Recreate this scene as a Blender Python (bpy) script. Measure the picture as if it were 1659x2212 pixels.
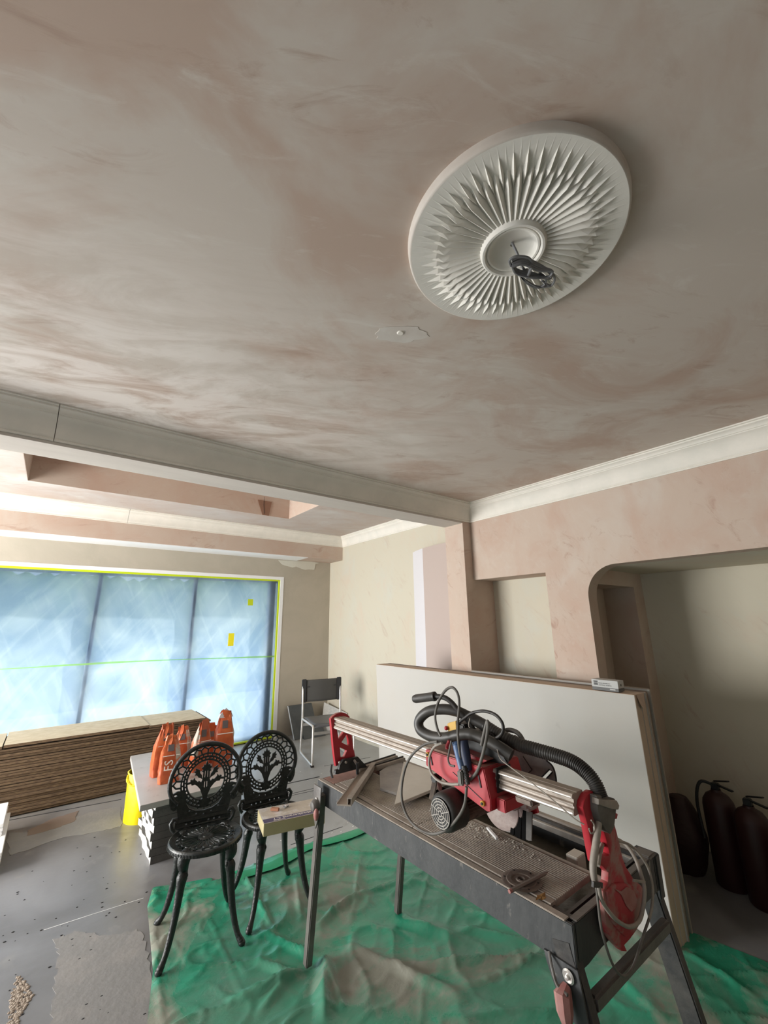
import bpy, bmesh, math, random
import numpy as np
from mathutils import Vector, Matrix, noise
for o in list(bpy.data.objects): bpy.data.objects.remove(o)
R = math.radians
SC = bpy.context.scene
# ------------------------------------------------------------------ camera
FPX, PIT, ROL, YAW = 896.3, .2573, -.01299, .6623      # calibrated on the room's vanishing points
CAM = Vector((0, 0, 1.58))
_f = Vector((math.sin(YAW)*math.cos(PIT), math.cos(YAW)*math.cos(PIT), math.sin(PIT)))
_r = Vector((math.cos(YAW), -math.sin(YAW), 0)); _u = _r.cross(_f)
_r, _u = math.cos(ROL)*_r+math.sin(ROL)*_u, -math.sin(ROL)*_r+math.cos(ROL)*_u
cd = bpy.data.cameras.new('camera'); cam = bpy.data.objects.new('camera', cd); SC.collection.objects.link(cam)
cd.sensor_fit = 'HORIZONTAL'; cd.sensor_width = 36; cd.lens = FPX/1659*36; cd.clip_start = .02; cd.clip_end = 200
cam.matrix_world = Matrix(((_r.x, _u.x, -_f.x, CAM.x), (_r.y, _u.y, -_f.y, CAM.y), (_r.z, _u.z, -_f.z, CAM.z), (0, 0, 0, 1)))
SC.camera = cam
# ------------------------------------------------------------------ world, sun, window daylight, exposure
w = bpy.data.worlds.new('sky'); SC.world = w; w.use_nodes = True
bg = w.node_tree.nodes['Background']; bg.inputs[0].default_value = (.72, .86, 1, 1); bg.inputs[1].default_value = .7
def lamp(name, kind, loc, rot, power, col, size=None, sizey=None, spread=None):
    l = bpy.data.lights.new(name, kind); l.energy = power; l.color = col
    if kind == 'AREA':
        l.shape = 'RECTANGLE'; l.size = size; l.size_y = sizey
        if spread: l.spread = R(spread)
    if kind == 'SUN': l.angle = R(1)
    o = bpy.data.objects.new(name, l); SC.collection.objects.link(o); o.location = loc; o.rotation_euler = rot; return o
lamp('sun', 'SUN', (8, 10, 9), (R(40), 0, R(115)), 2.0, (1, .95, .86))
lamp('daylight_garden_doors', 'AREA', (-2.95, 4.35, 1.1), (0, R(-80), 0), 290, (1, .985, .95), 2.0, 2.5)
lamp('side_fill', 'AREA', (-2.95, .2, 1.45), (0, R(-90), 0), 10, (.95, .97, 1), 1.2, 2.2)  # added fill for the main room, no window known there
lamp('daylight_picture_window', 'AREA', (.4, 7.0, .75), (R(-90), 0, 0), 38, (.86, .94, 1), 6.0, 1.3)
SC.view_settings.view_transform = 'Standard'; SC.view_settings.look = 'None'; SC.view_settings.gamma = 1
SC.view_settings.use_curve_mapping = False; SC.view_settings.exposure = 0.42
# ------------------------------------------------------------------ helpers
def px(x, y, X=None, Y=None, Z=None):
    """point of the photograph on a known plane of the room"""
    d = _f + _r*((x-829.5)/FPX) - _u*((y-1106)/FPX)
    if X is not None: t = (X-CAM.x)/d.x
    elif Y is not None: t = (Y-CAM.y)/d.y
    else: t = (Z-CAM.z)/d.z
    return CAM + d*t
class MB:
    def __init__(s): s.v = []; s.f = []; s.m = []
    def add(s, vs, fs, mi=0):
        n = len(s.v); s.v += [tuple(v) for v in vs]; s.f += [tuple(i+n for i in f) for f in fs]; s.m += [mi]*len(fs); return s
    def box(s, x0, x1, y0, y1, z0, z1, mi=0, M=None):
        x0, x1 = sorted((x0, x1)); y0, y1 = sorted((y0, y1)); z0, z1 = sorted((z0, z1))
        vs = [Vector((x, y, z)) for z in (z0, z1) for y in (y0, y1) for x in (x0, x1)]
        if M is not None: vs = [M @ v for v in vs]
        return s.add(vs, [(0, 2, 3, 1), (4, 5, 7, 6), (0, 1, 5, 4), (2, 6, 7, 3), (0, 4, 6, 2), (1, 3, 7, 5)], mi)
    def hexa(s, b, t, mi=0):        # bottom 4 (ccw from above), top 4
        return s.add(list(b)+list(t), [(3, 2, 1, 0), (4, 5, 6, 7), (0, 1, 5, 4), (1, 2, 6, 5), (2, 3, 7, 6), (3, 0, 4, 7)], mi)
    def bar(s, a, b, w, h, up=(0, 0, 1), mi=0):
        a = Vector(a); b = Vector(b); d = (b-a).normalized(); u = Vector(up); sx = d.cross(u)
        if sx.length < 1e-4: sx = d.cross(Vector((1, 0, 0)))
        sx.normalize(); u = sx.cross(d)
        o = [-sx*w/2-u*h/2, sx*w/2-u*h/2, sx*w/2+u*h/2, -sx*w/2+u*h/2]
        return s.add([a+q for q in o]+[b+q for q in o], [(3, 2, 1, 0), (4, 5, 6, 7), (0, 1, 5, 4), (1, 2, 6, 5), (2, 3, 7, 6), (3, 0, 4, 7)], mi)
    def tube(s, pts, r, n=8, closed=False, mi=0, rw=None, up=None):
        """swept tube; r a number or list; rw flat ratio"""
        pts = [Vector(p) for p in pts]; N = len(pts)
        rs = r if isinstance(r, (list, tuple)) else [r]*N
        T = []
        for i in range(N):
            a = pts[(i-1) % N] if closed or i > 0 else pts[i]; b = pts[(i+1) % N] if closed or i < N-1 else pts[i]
            T.append((b-a).normalized())
        u = Vector(up) if up else (Vector((0, 0, 1)) if abs(T[0].z) < .9 else Vector((1, 0, 0)))
        vs = []
        for i in range(N):
            if up: u = Vector(up)
            u = (u-T[i]*u.dot(T[i])); u.normalize(); v = T[i].cross(u)
            for k in range(n):
                a = 2*math.pi*(k+.5)/n
                vs.append(pts[i]+(u*math.cos(a)*(rw or 1)+v*math.sin(a))*rs[i])
        fs = []
        M_ = N if closed else N-1
        for i in range(M_):
            j = (i+1) % N
            for k in range(n): fs.append((i*n+k, i*n+(k+1) % n, j*n+(k+1) % n, j*n+k))
        if not closed: fs += [tuple(range(n-1, -1, -1)), tuple((N-1)*n+k for k in range(n))]
        return s.add(vs, fs, mi)
    def lathe(s, prof, M=None, n=24, mi=0, a0=0, a1=2*math.pi):
        """prof: (radius, height) list about local z"""
        full = abs(a1-a0-2*math.pi) < 1e-6; K = n if full else n+1; vs = []
        for r, h in prof:
            for k in range(K):
                a = a0+(a1-a0)*k/n; v = Vector((r*math.cos(a), r*math.sin(a), h)); vs.append(M @ v if M is not None else v)
        fs = []
        for i in range(len(prof)-1):
            for k in range(n):
                k2 = (k+1) % K; fs.append((i*K+k, i*K+k2, (i+1)*K+k2, (i+1)*K+k))
        return s.add(vs, fs, mi)
    def ball(s, c, r, n=10, mi=0, sc=(1, 1, 1), M=None):
        prof = [(max(1e-4, math.sin(math.pi*i/n))*r, -math.cos(math.pi*i/n)*r) for i in range(n+1)]
        Mx = Matrix.Translation(Vector(c)) @ (M or Matrix()) @ Matrix.Diagonal((*sc, 1))
        return s.lathe(prof, Mx, n=n*2, mi=mi)
    def prism(s, poly, d0, d1, axis='Z', mi=0, M=None):
        """poly 2D convex or simple ngon; axis: direction of thickness"""
        def P(a, b, d):
            v = {'X': Vector((d, a, b)), 'Y': Vector((a, d, b)), 'Z': Vector((a, b, d))}[axis]
            return M @ v if M is not None else v
        n = len(poly); vs = [P(a, b, d0) for a, b in poly]+[P(a, b, d1) for a, b in poly]
        return s.add(vs, [tuple(range(n-1, -1, -1)), tuple(range(n, 2*n))]+[(i, (i+1) % n, n+(i+1) % n, n+i) for i in range(n)], mi)
    def plate(s, loops, thick, M, mi=0, bevel=0):
        """flat plate with holes: loops of 2D points (even-odd), M maps local xy plane to the room"""
        cu = bpy.data.curves.new('t', 'CURVE'); cu.dimensions = '2D'; cu.fill_mode = 'BOTH'; cu.extrude = thick/2-bevel
        cu.bevel_depth = bevel; cu.bevel_resolution = 1
        for L in loops:
            sp = cu.splines.new('POLY'); sp.points.add(len(L)-1)
            for i, (a, b) in enumerate(L): sp.points[i].co = (a, b, 0, 1)
            sp.use_cyclic_u = True
        o = bpy.data.objects.new('t', cu); SC.collection.objects.link(o)
        dg = bpy.context.evaluated_depsgraph_get(); me = bpy.data.meshes.new_from_object(o.evaluated_get(dg))
        s.add([M @ v.co for v in me.vertices], [tuple(p.vertices) for p in me.polygons], mi)
        bpy.data.objects.remove(o); bpy.data.curves.remove(cu); bpy.data.meshes.remove(me); return s
    def text(s, body, size, M, thick=.0006, mi=0, align='CENTER'):
        cu = bpy.data.curves.new('t', 'FONT'); cu.body = body; cu.size = size; cu.extrude = thick; cu.align_x = align; cu.align_y = 'CENTER'; cu.resolution_u = 2
        o = bpy.data.objects.new('t', cu); SC.collection.objects.link(o)
        dg = bpy.context.evaluated_depsgraph_get(); me = bpy.data.meshes.new_from_object(o.evaluated_get(dg))
        s.add([M @ v.co for v in me.vertices], [tuple(p.vertices) for p in me.polygons], mi)
        bpy.data.objects.remove(o); bpy.data.curves.remove(cu); bpy.data.meshes.remove(me); return s
    def build(s, name, mats, parent=None, smooth=0, bevel=0, fix=True):
        me = bpy.data.meshes.new(name); me.from_pydata(s.v, [], s.f)
        if not isinstance(mats, (list, tuple)): mats = [mats]
        for m in mats: me.materials.append(m)
        me.polygons.foreach_set('material_index', s.m)
        if fix or bevel:
            bm = bmesh.new(); bm.from_mesh(me); bmesh.ops.remove_doubles(bm, verts=bm.verts, dist=1e-6)
            if bevel:
                es = [e for e in bm.edges if len(e.link_faces) == 2 and e.calc_face_angle(0) > .5]
                bmesh.ops.bevel(bm, geom=es, offset=bevel, segments=2, affect='EDGES', clamp_overlap=True)
            bmesh.ops.recalc_face_normals(bm, faces=bm.faces); bm.to_mesh(me); bm.free()
        if smooth:
            me.polygons.foreach_set('use_smooth', [True]*len(me.polygons)); me.set_sharp_from_angle(angle=R(smooth))
        o = bpy.data.objects.new(name, me); SC.collection.objects.link(o)
        if parent: o.parent = parent; o.matrix_parent_inverse = Matrix.Translation(parent.location).inverted() if parent.type == 'EMPTY' and parent.parent is None else Matrix()
        return o
def empty(name, loc=(0, 0, 0)):
    o = bpy.data.objects.new(name, None); o.location = loc; o.empty_display_size = .1; SC.collection.objects.link(o); return o
def tag(o, label=None, cat=None, group=None, kind=None):
    if label: o['label'] = label
    if cat: o['category'] = cat
    if group: o['group'] = group
    if kind: o['kind'] = kind
    return o
def spline(pts, n=8):
    """Catmull-Rom through the points"""
    P = [Vector(p) for p in pts]; P = [2*P[0]-P[1]]+P+[2*P[-1]-P[-2]]; out = []
    for i in range(1, len(P)-2):
        for k in range(n):
            t = k/n; a, b, c, d = P[i-1], P[i], P[i+1], P[i+2]
            out.append(.5*((2*b)+(c-a)*t+(2*a-5*b+4*c-d)*t*t+(3*b-a-3*c+d)*t**3))
    out.append(P[-2]); return out
# ------------------------------------------------------------------ materials
def mat(name, col, rough=.8, metal=0, var=None, vscale=3, vdet=6, dist=0, bump=0, bscale=40, lo=.35, hi=.65, stretch=None, spec=None, dust=None, dscale=8, dlo=.45, dhi=.7, dup=False, trans=0, alpha=1):
    """principled; var = second colour mixed by noise; dust = third colour on a second noise (dup: only on upward faces)"""
    m = bpy.data.materials.new(name); m.use_nodes = True; nt = m.node_tree; N = nt.nodes; L = nt.links
    b = N['Principled BSDF']; b.inputs['Roughness'].default_value = rough; b.inputs['Metallic'].default_value = metal
    b.inputs['Base Color'].default_value = (*col, 1); b.inputs['Alpha'].default_value = alpha
    if trans: b.inputs['Transmission Weight'].default_value = trans
    if spec is not None: b.inputs['Specular IOR Level'].default_value = spec
    tc = N.new('ShaderNodeTexCoord'); out = tc.outputs['Object']
    if stretch:
        mp = N.new('ShaderNodeMapping'); mp.inputs['Scale'].default_value = stretch; L.new(out, mp.inputs[0]); out = mp.outputs[0]
    cur = None
    def nz(scale, det, d, lo, hi):
        n = N.new('ShaderNodeTexNoise'); n.inputs['Scale'].default_value = scale; n.inputs['Detail'].default_value = det; n.inputs['Distortion'].default_value = d; n.inputs['Roughness'].default_value = .6
        L.new(out, n.inputs['Vector']); r = N.new('ShaderNodeMapRange'); r.inputs[1].default_value = lo; r.inputs[2].default_value = hi; L.new(n.outputs[0], r.inputs[0]); return r.outputs[0]
    def mix(fac, a, c):
        x = N.new('ShaderNodeMix'); x.data_type = 'RGBA'; L.new(fac, x.inputs[0])
        if isinstance(a, tuple): x.inputs[6].default_value = (*a, 1)
        else: L.new(a, x.inputs[6])
        x.inputs[7].default_value = (*c, 1); return x.outputs[2]
    cur = col
    if var is not None: cur = mix(nz(vscale, vdet, dist, lo, hi), cur, var)
    if dust is not None:
        fz = nz(dscale, 5, .5, dlo, dhi)
        if dup:
            g = N.new('ShaderNodeNewGeometry'); sp = N.new('ShaderNodeSeparateXYZ'); L.new(g.outputs['Normal'], sp.inputs[0])
            r = N.new('ShaderNodeMapRange'); r.inputs[1].default_value = .2; r.inputs[2].default_value = .9; L.new(sp.outputs[2], r.inputs[0])
            mm = N.new('ShaderNodeMath'); mm.operation = 'MULTIPLY'; L.new(fz, mm.inputs[0]); L.new(r.outputs[0], mm.inputs[1]); fz = mm.outputs[0]
        cur = mix(fz, cur, dust)
    if not isinstance(cur, tuple): L.new(cur, b.inputs['Base Color'])
    if bump:
        n = N.new('ShaderNodeTexNoise'); n.inputs['Scale'].default_value = bscale; n.inputs['Detail'].default_value = 6; L.new(out, n.inputs['Vector'])
        bp = N.new('ShaderNodeBump'); bp.inputs['Strength'].default_value = bump; bp.inputs['Distance'].default_value = .01; L.new(n.outputs[0], bp.inputs['Height']); L.new(bp.outputs[0], b.inputs['Normal'])
    return m
def plaster(name, base, pink, pale, rot=0, scale=1.0, lo=.42, hi=.66, plo=.52, phi=.7, srot=(0, 0, .6), sz=1.6, lit_tone=False):
    """skim plaster: drifting pink damp patches with trowel-stretched streaks and pale dried patches"""
    m = bpy.data.materials.new(name); m.use_nodes = True; nt = m.node_tree; N = nt.nodes; L = nt.links; b = N['Principled BSDF']
    b.inputs['Roughness'].default_value = .75; b.inputs['Specular IOR Level'].default_value = .25
    tc = N.new('ShaderNodeTexCoord')
    def mapped(r, s):
        mp = N.new('ShaderNodeMapping'); mp.inputs['Rotation'].default_value = r; L.new(tc.outputs['Object'], mp.inputs[0])
        m3 = N.new('ShaderNodeMapping'); m3.inputs['Scale'].default_value = s; L.new(mp.outputs[0], m3.inputs[0]); return m3.outputs[0]
    def nz(v, scale, det, d, lo, hi, rg=.6):
        n = N.new('ShaderNodeTexNoise'); n.inputs['Scale'].default_value = scale; n.inputs['Detail'].default_value = det; n.inputs['Distortion'].default_value = d; n.inputs['Roughness'].default_value = rg
        L.new(v, n.inputs['Vector']); r = N.new('ShaderNodeMapRange'); r.inputs[1].default_value = lo; r.inputs[2].default_value = hi; L.new(n.outputs[0], r.inputs[0]); return r.outputs[0]
    def mixc(f, a, c, k=1):
        if k != 1:
            q = N.new('ShaderNodeMath'); q.operation = 'MULTIPLY'; q.inputs[1].default_value = k; L.new(f, q.inputs[0]); f = q.outputs[0]
        x = N.new('ShaderNodeMix'); x.data_type = 'RGBA'; L.new(f, x.inputs[0])
        if isinstance(a, tuple): x.inputs[6].default_value = (*a, 1)
        else: L.new(a, x.inputs[6])
        x.inputs[7].default_value = (*c, 1); return x.outputs[2]
    big = mapped((0, 0, rot), (scale, scale*1.4, scale)); st = mapped(srot, (scale*1.2, scale*3.6, scale*sz))
    c = mixc(nz(big, 1.1, 5, .6, plo, phi), base, pale, .9)
    c = mixc(nz(big, 1.7, 6, .8, lo, hi), c, pink, .7)
    sm = nz(st, 2.6, 9, 1.3, .55, .70, .68); gate = nz(big, 1.9, 3, .5, .45, .6)
    q = N.new('ShaderNodeMath'); q.operation = 'MULTIPLY'; L.new(sm, q.inputs[0]); L.new(gate, q.inputs[1])
    c = mixc(q.outputs[0], c, tuple(v*.84 for v in pink), .9)
    c = mixc(nz(st, 3.3, 8, .9, .56, .78, .7), c, pale, .7)
    if lit_tone:        # skim coat paler toward the beam, with the brighter light there painted in
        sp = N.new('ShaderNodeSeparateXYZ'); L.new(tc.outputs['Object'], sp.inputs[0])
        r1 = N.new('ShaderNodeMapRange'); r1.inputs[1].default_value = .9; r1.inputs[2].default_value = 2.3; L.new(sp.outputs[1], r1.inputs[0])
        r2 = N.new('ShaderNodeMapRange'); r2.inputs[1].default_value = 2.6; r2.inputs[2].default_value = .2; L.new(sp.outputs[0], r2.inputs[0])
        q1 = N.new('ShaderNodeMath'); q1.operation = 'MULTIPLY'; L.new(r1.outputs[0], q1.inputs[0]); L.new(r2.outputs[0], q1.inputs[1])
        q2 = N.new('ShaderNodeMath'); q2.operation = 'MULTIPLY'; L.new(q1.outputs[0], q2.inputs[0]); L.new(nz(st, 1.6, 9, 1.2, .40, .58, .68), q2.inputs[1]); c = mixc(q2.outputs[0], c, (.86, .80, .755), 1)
    L.new(c, b.inputs['Base Color'])
    bp = N.new('ShaderNodeBump'); bp.inputs['Strength'].default_value = .12; bp.inputs['Distance'].default_value = .004
    L.new(nz(st, 9, 6, .3, 0, 1), bp.inputs['Height']); L.new(bp.outputs[0], b.inputs['Normal'])
    return m
M = {}
M['ceil'] = plaster('ceiling_plaster', (.60, .53, .47), (.49, .345, .27), (.71, .675, .62), .3, .9, .45, .62, srot=(0, 0, .5), lit_tone=True)
M['ceil2'] = plaster('extension_ceiling_plaster', (.52, .46, .42), (.47, .36, .30), (.60, .57, .53), .2, 1.0)
M['pink'] = plaster('pink_plaster', (.55, .44, .365), (.51, .345, .27), (.58, .505, .44), 0, 1.2, .45, .7, srot=(.6, .4, 0), sz=2.2)
M['cream'] = plaster('cream_plaster', (.60, .555, .45), (.62, .50, .40), (.58, .575, .50), 0, 1.0, .55, .8, srot=(.7, 0, 0), sz=1)
M['coving'] = mat('coving_plaster', (.82, .775, .70), .7, var=(.74, .71, .64), vscale=6, bump=.05)
M['white'] = mat('white_paint', (.85, .85, .85), .5)
M['tape'] = mat('yellow_green_tape', (.55, .68, .01), .5)
M['tapey'] = mat('yellow_tape', (.95, .85, .02), .5)
M['mull'] = mat('grey_window_frame', (.10, .11, .13), .5)
def floor_mat():
    m = bpy.data.materials.new('screed_floor'); m.use_nodes = True; nt = m.node_tree; N = nt.nodes; L = nt.links; b = N['Principled BSDF']; b.inputs['Roughness'].default_value = .36
    tc = N.new('ShaderNodeTexCoord'); sp = N.new('ShaderNodeSeparateXYZ'); L.new(tc.outputs['Object'], sp.inputs[0])
    def nz(scale, det, d, lo, hi):
        n = N.new('ShaderNodeTexNoise'); n.inputs['Scale'].default_value = scale; n.inputs['Detail'].default_value = det; n.inputs['Distortion'].default_value = d; L.new(tc.outputs['Object'], n.inputs['Vector'])
        r = N.new('ShaderNodeMapRange'); r.inputs[1].default_value = lo; r.inputs[2].default_value = hi; L.new(n.outputs[0], r.inputs[0]); return r.outputs[0]
    def ma(op, a, c, clamp=False):
        q = N.new('ShaderNodeMath'); q.operation = op; q.use_clamp = clamp
        for k, v in ((0, a), (1, c)):
            if isinstance(v, (int, float)): q.inputs[k].default_value = v
            else: L.new(v, q.inputs[k])
        return q.outputs[0]
    def mix(f, a, c):
        x = N.new('ShaderNodeMix'); x.data_type = 'RGBA'; L.new(f, x.inputs[0])
        if isinstance(a, tuple): x.inputs[6].default_value = (*a, 1)
        else: L.new(a, x.inputs[6])
        x.inputs[7].default_value = (*c, 1); return x.outputs[2]
    c = mix(nz(1.2, 10, .6, .4, .65), (.15, .145, .145), (.25, .25, .26))
    # plaster dust and window reflection painted into the extension floor, right of the board stacks
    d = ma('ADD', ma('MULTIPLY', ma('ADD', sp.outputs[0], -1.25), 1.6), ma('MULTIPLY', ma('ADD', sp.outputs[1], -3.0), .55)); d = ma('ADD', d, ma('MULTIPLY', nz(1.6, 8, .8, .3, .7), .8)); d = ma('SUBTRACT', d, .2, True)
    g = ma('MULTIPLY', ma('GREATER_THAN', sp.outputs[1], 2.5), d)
    c = mix(g, c, (.42, .435, .44)); e = ma('MULTIPLY', ma('ADD', sp.outputs[1], -4.5), 1.2, True); e = ma('MULTIPLY', e, nz(1.8, 8, .6, .3, .6)); c = mix(e, c, (.30, .28, .255))  # second mix: window glare on the floor painted in as a paler tone
    c = mix(nz(5, 6, .5, .60, .78), c, (.26, .25, .24)); L.new(c, b.inputs['Base Color'])
    bp = N.new('ShaderNodeBump'); bp.inputs['Strength'].default_value = .2; bp.inputs['Distance'].default_value = .006; L.new(nz(14, 7, .3, 0, 1), bp.inputs['Height']); L.new(bp.outputs[0], b.inputs['Normal'])
    return m
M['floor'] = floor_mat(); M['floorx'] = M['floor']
M['patch'] = mat('pale_cement_patch', (.23, .225, .22), .7, var=(.30, .28, .265), vscale=4, vdet=10, bump=.2, bscale=30, lo=.5, hi=.75)
M['joint'] = mat('dark_joint', (.02, .022, .025), .9)
M['stone'] = mat('aggregate', (.22, .17, .13), .9, var=(.40, .34, .28), vscale=60, bump=.5)
M['osb'] = mat('board_edge', (.085, .050, .028), .9, var=(.20, .13, .07), vscale=90, vdet=4, bump=.6, bscale=200, stretch=(.25, 1, 2))
M['osbtop'] = mat('board_face', (.62, .52, .36), .8, var=(.52, .42, .27), vscale=12, vdet=8, bump=.1, bscale=120)
M['bkr'] = mat('backer_board_dark', (.075, .07, .067), .75, var=(.12, .115, .105), vscale=5, bump=.3, bscale=60)
M['bkrw'] = mat('backer_board_end', (.62, .60, .56), .9, var=(.50, .49, .46), vscale=25, bump=.3, bscale=90)
M['slab'] = mat('grey_slab_top', (.50, .485, .47), .45, var=(.44, .42, .40), vscale=4, dust=(.30, .28, .26), dscale=22, dlo=.64, dhi=.75)
M['orange'] = mat('orange_bag', (.58, .135, .04), .38, var=(.44, .08, .03), vscale=9, bump=.5, bscale=22)
M['bagback'] = mat('bag_side_print', (.48, .43, .36), .5, var=(.62, .2, .1), vscale=14, lo=.5, hi=.6, bump=.5, bscale=22)
M['printw'] = mat('white_print', (.85, .78, .70), .6)
M['dprint'] = mat('dark_print', (.12, .10, .10), .6)
M['yellow'] = mat('yellow_rubber', (.93, .74, .0), .45, var=(.52, .38, .01), vscale=7, vdet=8, lo=.5, hi=.72, bump=.15)
M['iron'] = mat('black_cast_iron', (.008, .011, .010), .42, var=(.02, .023, .022), vscale=40, bump=.35, bscale=90, spec=.55)
M['seatiron'] = mat('black_cast_iron_dusty', (.010, .013, .012), .38, dust=(.05, .05, .045), dscale=18, bump=.2, bscale=90, spec=.6)
M['card'] = mat('cream_carton', (.50, .44, .26), .7, var=(.46, .39, .21), vscale=4)
M['cardtop'] = mat('shiny_taped_carton_top', (.62, .56, .48), .22, var=(.75, .72, .70), vscale=14, lo=.5, hi=.62, bump=.3, bscale=30)
M['purple'] = mat('purple_band', (.10, .085, .16), .5)
M['terra'] = mat('terracotta', (.42, .20, .12), .8)
M['foil'] = mat('foil', (.75, .76, .78), .2, metal=.9, bump=.5, bscale=60)
M['board'] = mat('plasterboard_face', (.50, .475, .44), .85, var=(.50, .485, .46), vscale=2.5, vdet=10, dust=(.44, .42, .40), dscale=14, dlo=.66, dhi=.8)
M['boardedge'] = mat('plasterboard_edge', (.40, .335, .28), .85, var=(.34, .285, .235), vscale=30, bump=.3)
M['boardcream'] = mat('insulation_end', (.54, .42, .32), .85, var=(.50, .38, .29), vscale=8, bump=.2)
M['boarddark'] = mat('board_end_brown', (.20, .15, .12), .9)
M['green'] = None
M['darkmetal'] = mat('dark_painted_steel', (.026, .029, .032), .5, var=(.060, .062, .064), vscale=9, vdet=9, bump=.15, bscale=60, dust=(.24, .22, .20), dscale=26, dlo=.62, dhi=.72, stretch=(1, 1, .45))
M['legmetal'] = mat('grey_leg_steel', (.11, .10, .095), .45, var=(.16, .145, .13), vscale=10, bump=.2)
M['legdark'] = mat('black_leg_steel', (.03, .03, .032), .5, var=(.07, .065, .06), vscale=14, bump=.2)
M['alu'] = mat('dusty_aluminium', (.42, .37, .32), .5, metal=.2, var=(.30, .25, .21), vscale=9, vdet=8, bump=.1, dust=(.34, .275, .22), dscale=5, dlo=.3, dhi=.6, dup=True)
M['alub'] = mat('bright_aluminium', (.72, .71, .68), .35, metal=.6, var=(.50, .46, .42), vscale=14)
M['deck'] = mat('dusty_deck', (.38, .33, .28), .65, metal=.05, var=(.46, .41, .355), vscale=7, vdet=8, bump=.2, dust=(.29, .25, .22), dscale=12)
M['deckred'] = mat('red_dusty_plate', (.36, .22, .185), .8, var=(.30, .17, .14), vscale=14, bump=.3)
M['mud'] = mat('muddy_tray', (.075, .065, .045), .35, var=(.11, .095, .07), vscale=5, bump=.3)
M['red'] = mat('red_paint', (.50, .022, .035), .42, var=(.40, .018, .03), vscale=8, dust=(.34, .17, .14), dscale=6, dlo=.35, dhi=.6, dup=True)
M['redtop'] = mat('red_dusty_top', (.34, .14, .11), .7, var=(.30, .22, .17), vscale=9, bump=.2)
M['redm'] = mat('dusty_red_bracket', (.42, .018, .03), .5, dust=(.36, .17, .15), dscale=9, dlo=.52, dhi=.62)
M['redk'] = mat('faded_red_knob', (.34, .12, .11), .75, var=(.42, .22, .2), vscale=20)
M['rub'] = mat('black_rubber', (.018, .017, .016), .5, var=(.045, .04, .036), vscale=16, bump=.15)
M['flap'] = mat('brush_rubber', (.008, .008, .008), .95, spec=.1)
M['hose'] = mat('hose_black', (.022, .021, .020), .45, var=(.055, .05, .044), vscale=8)
M['hosedust'] = mat('dusty_cable', (.16, .15, .135), .6, var=(.09, .08, .07), vscale=14)
M['cablew'] = mat('pale_cable', (.38, .34, .29), .5, var=(.26, .23, .2), vscale=12)
M['fins'] = mat('motor_fins', (.24, .19, .155), .6, metal=.2, var=(.10, .08, .07), vscale=30)
M['grill'] = mat('pale_grille', (.52, .49, .45), .6)
M['guard'] = mat('dusty_pale_guard', (.44, .37, .34), .5, var=(.33, .24, .22), vscale=14, bump=.3)
M['plateg'] = mat('grey_guard_plate', (.20, .205, .205), .4, var=(.30, .30, .29), vscale=12, dust=(.38, .36, .34), dscale=20)
M['blue'] = mat('blue_plug', (.06, .14, .32), .45, var=(.16, .22, .34), vscale=20)
M['ysw'] = mat('yellow_switch', (.62, .36, .03), .5)
M['tilew'] = mat('pale_tile', (.74, .70, .63), .6, var=(.66, .62, .55), vscale=6)
M['tileg'] = mat('grey_tile_dusty', (.27, .26, .25), .75, var=(.38, .355, .33), vscale=10, bump=.2)
M['disc'] = mat('rusty_disc', (.14, .115, .10), .55, metal=.4, var=(.22, .17, .14), vscale=25, bump=.3)
M['pencil'] = mat('grey_pencil', (.20, .17, .15), .7)
M['leaf'] = mat('brown_leaf', (.30, .16, .05), .8)
M['slate'] = mat('dark_slate', (.055, .062, .068), .5, var=(.08, .09, .095), vscale=9, bump=.2)
M['ltile'] = mat('pale_stone_edge', (.55, .57, .58), .6)
M['chmetal'] = mat('silver_chair_frame', (.62, .60, .57), .35, metal=.5)
M['mesh'] = mat('dark_mesh_fabric', (.085, .083, .078), .8, alpha=.9, bump=.2, bscale=300)
M['meshd'] = mat('mesh_border', (.035, .035, .036), .8)
M['seatm'] = mat('chair_seat_mesh', (.10, .105, .115), .35)
M['foam'] = mat('white_foam_sheet', (.68, .66, .68), .8)
M['foamp'] = mat('foam_face', (.50, .41, .37), .85)
M['grey'] = mat('grey_cord', (.16, .16, .165), .5)
M['cordk'] = mat('dark_cord', (.06, .062, .068), .45)
M['boxw'] = mat('small_box_white', (.50, .50, .49), .6)
M['boxg'] = mat('small_box_grey', (.13, .13, .13), .6)
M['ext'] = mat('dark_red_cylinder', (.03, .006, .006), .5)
M['black'] = mat('black_plastic', (.012, .012, .013), .5)
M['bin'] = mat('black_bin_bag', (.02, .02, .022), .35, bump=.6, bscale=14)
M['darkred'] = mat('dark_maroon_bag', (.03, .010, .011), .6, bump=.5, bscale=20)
M['hedge'] = mat('hedge', (.10, .22, .05), .9, var=(.2, .34, .08), vscale=6)
M['patio'] = mat('patio_paving', (.55, .55, .53), .9)
# ------------------------------------------------------------------ room shell
ZC, ZX, ZB = 2.61, 2.91, 2.434            # main ceiling, extension ceiling, beam underside
XR, XF, YB, YB2, YW = 2.93, 3.58, 2.465, 2.685, 6.085
XL = -2.8
MYZ = lambda X: Matrix(((0, 0, 1, X), (1, 0, 0, 0), (0, 1, 0, 0), (0, 0, 0, 1)))      # local (a,b) -> (Y,Z) plane at X
MXZ = lambda Y: Matrix(((1, 0, 0, 0), (0, 0, -1, Y), (0, 1, 0, 0), (0, 0, 0, 1)))     # -> (X,Z) plane at Y
MXY = lambda Z: Matrix.Translation((0, 0, Z))
S = lambda o: tag(o, kind='structure')
fx = S(MB().box(XL-.3, 4.2, -3.3, YW+.25, -.15, 0).build('floor', M['floor']))
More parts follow.
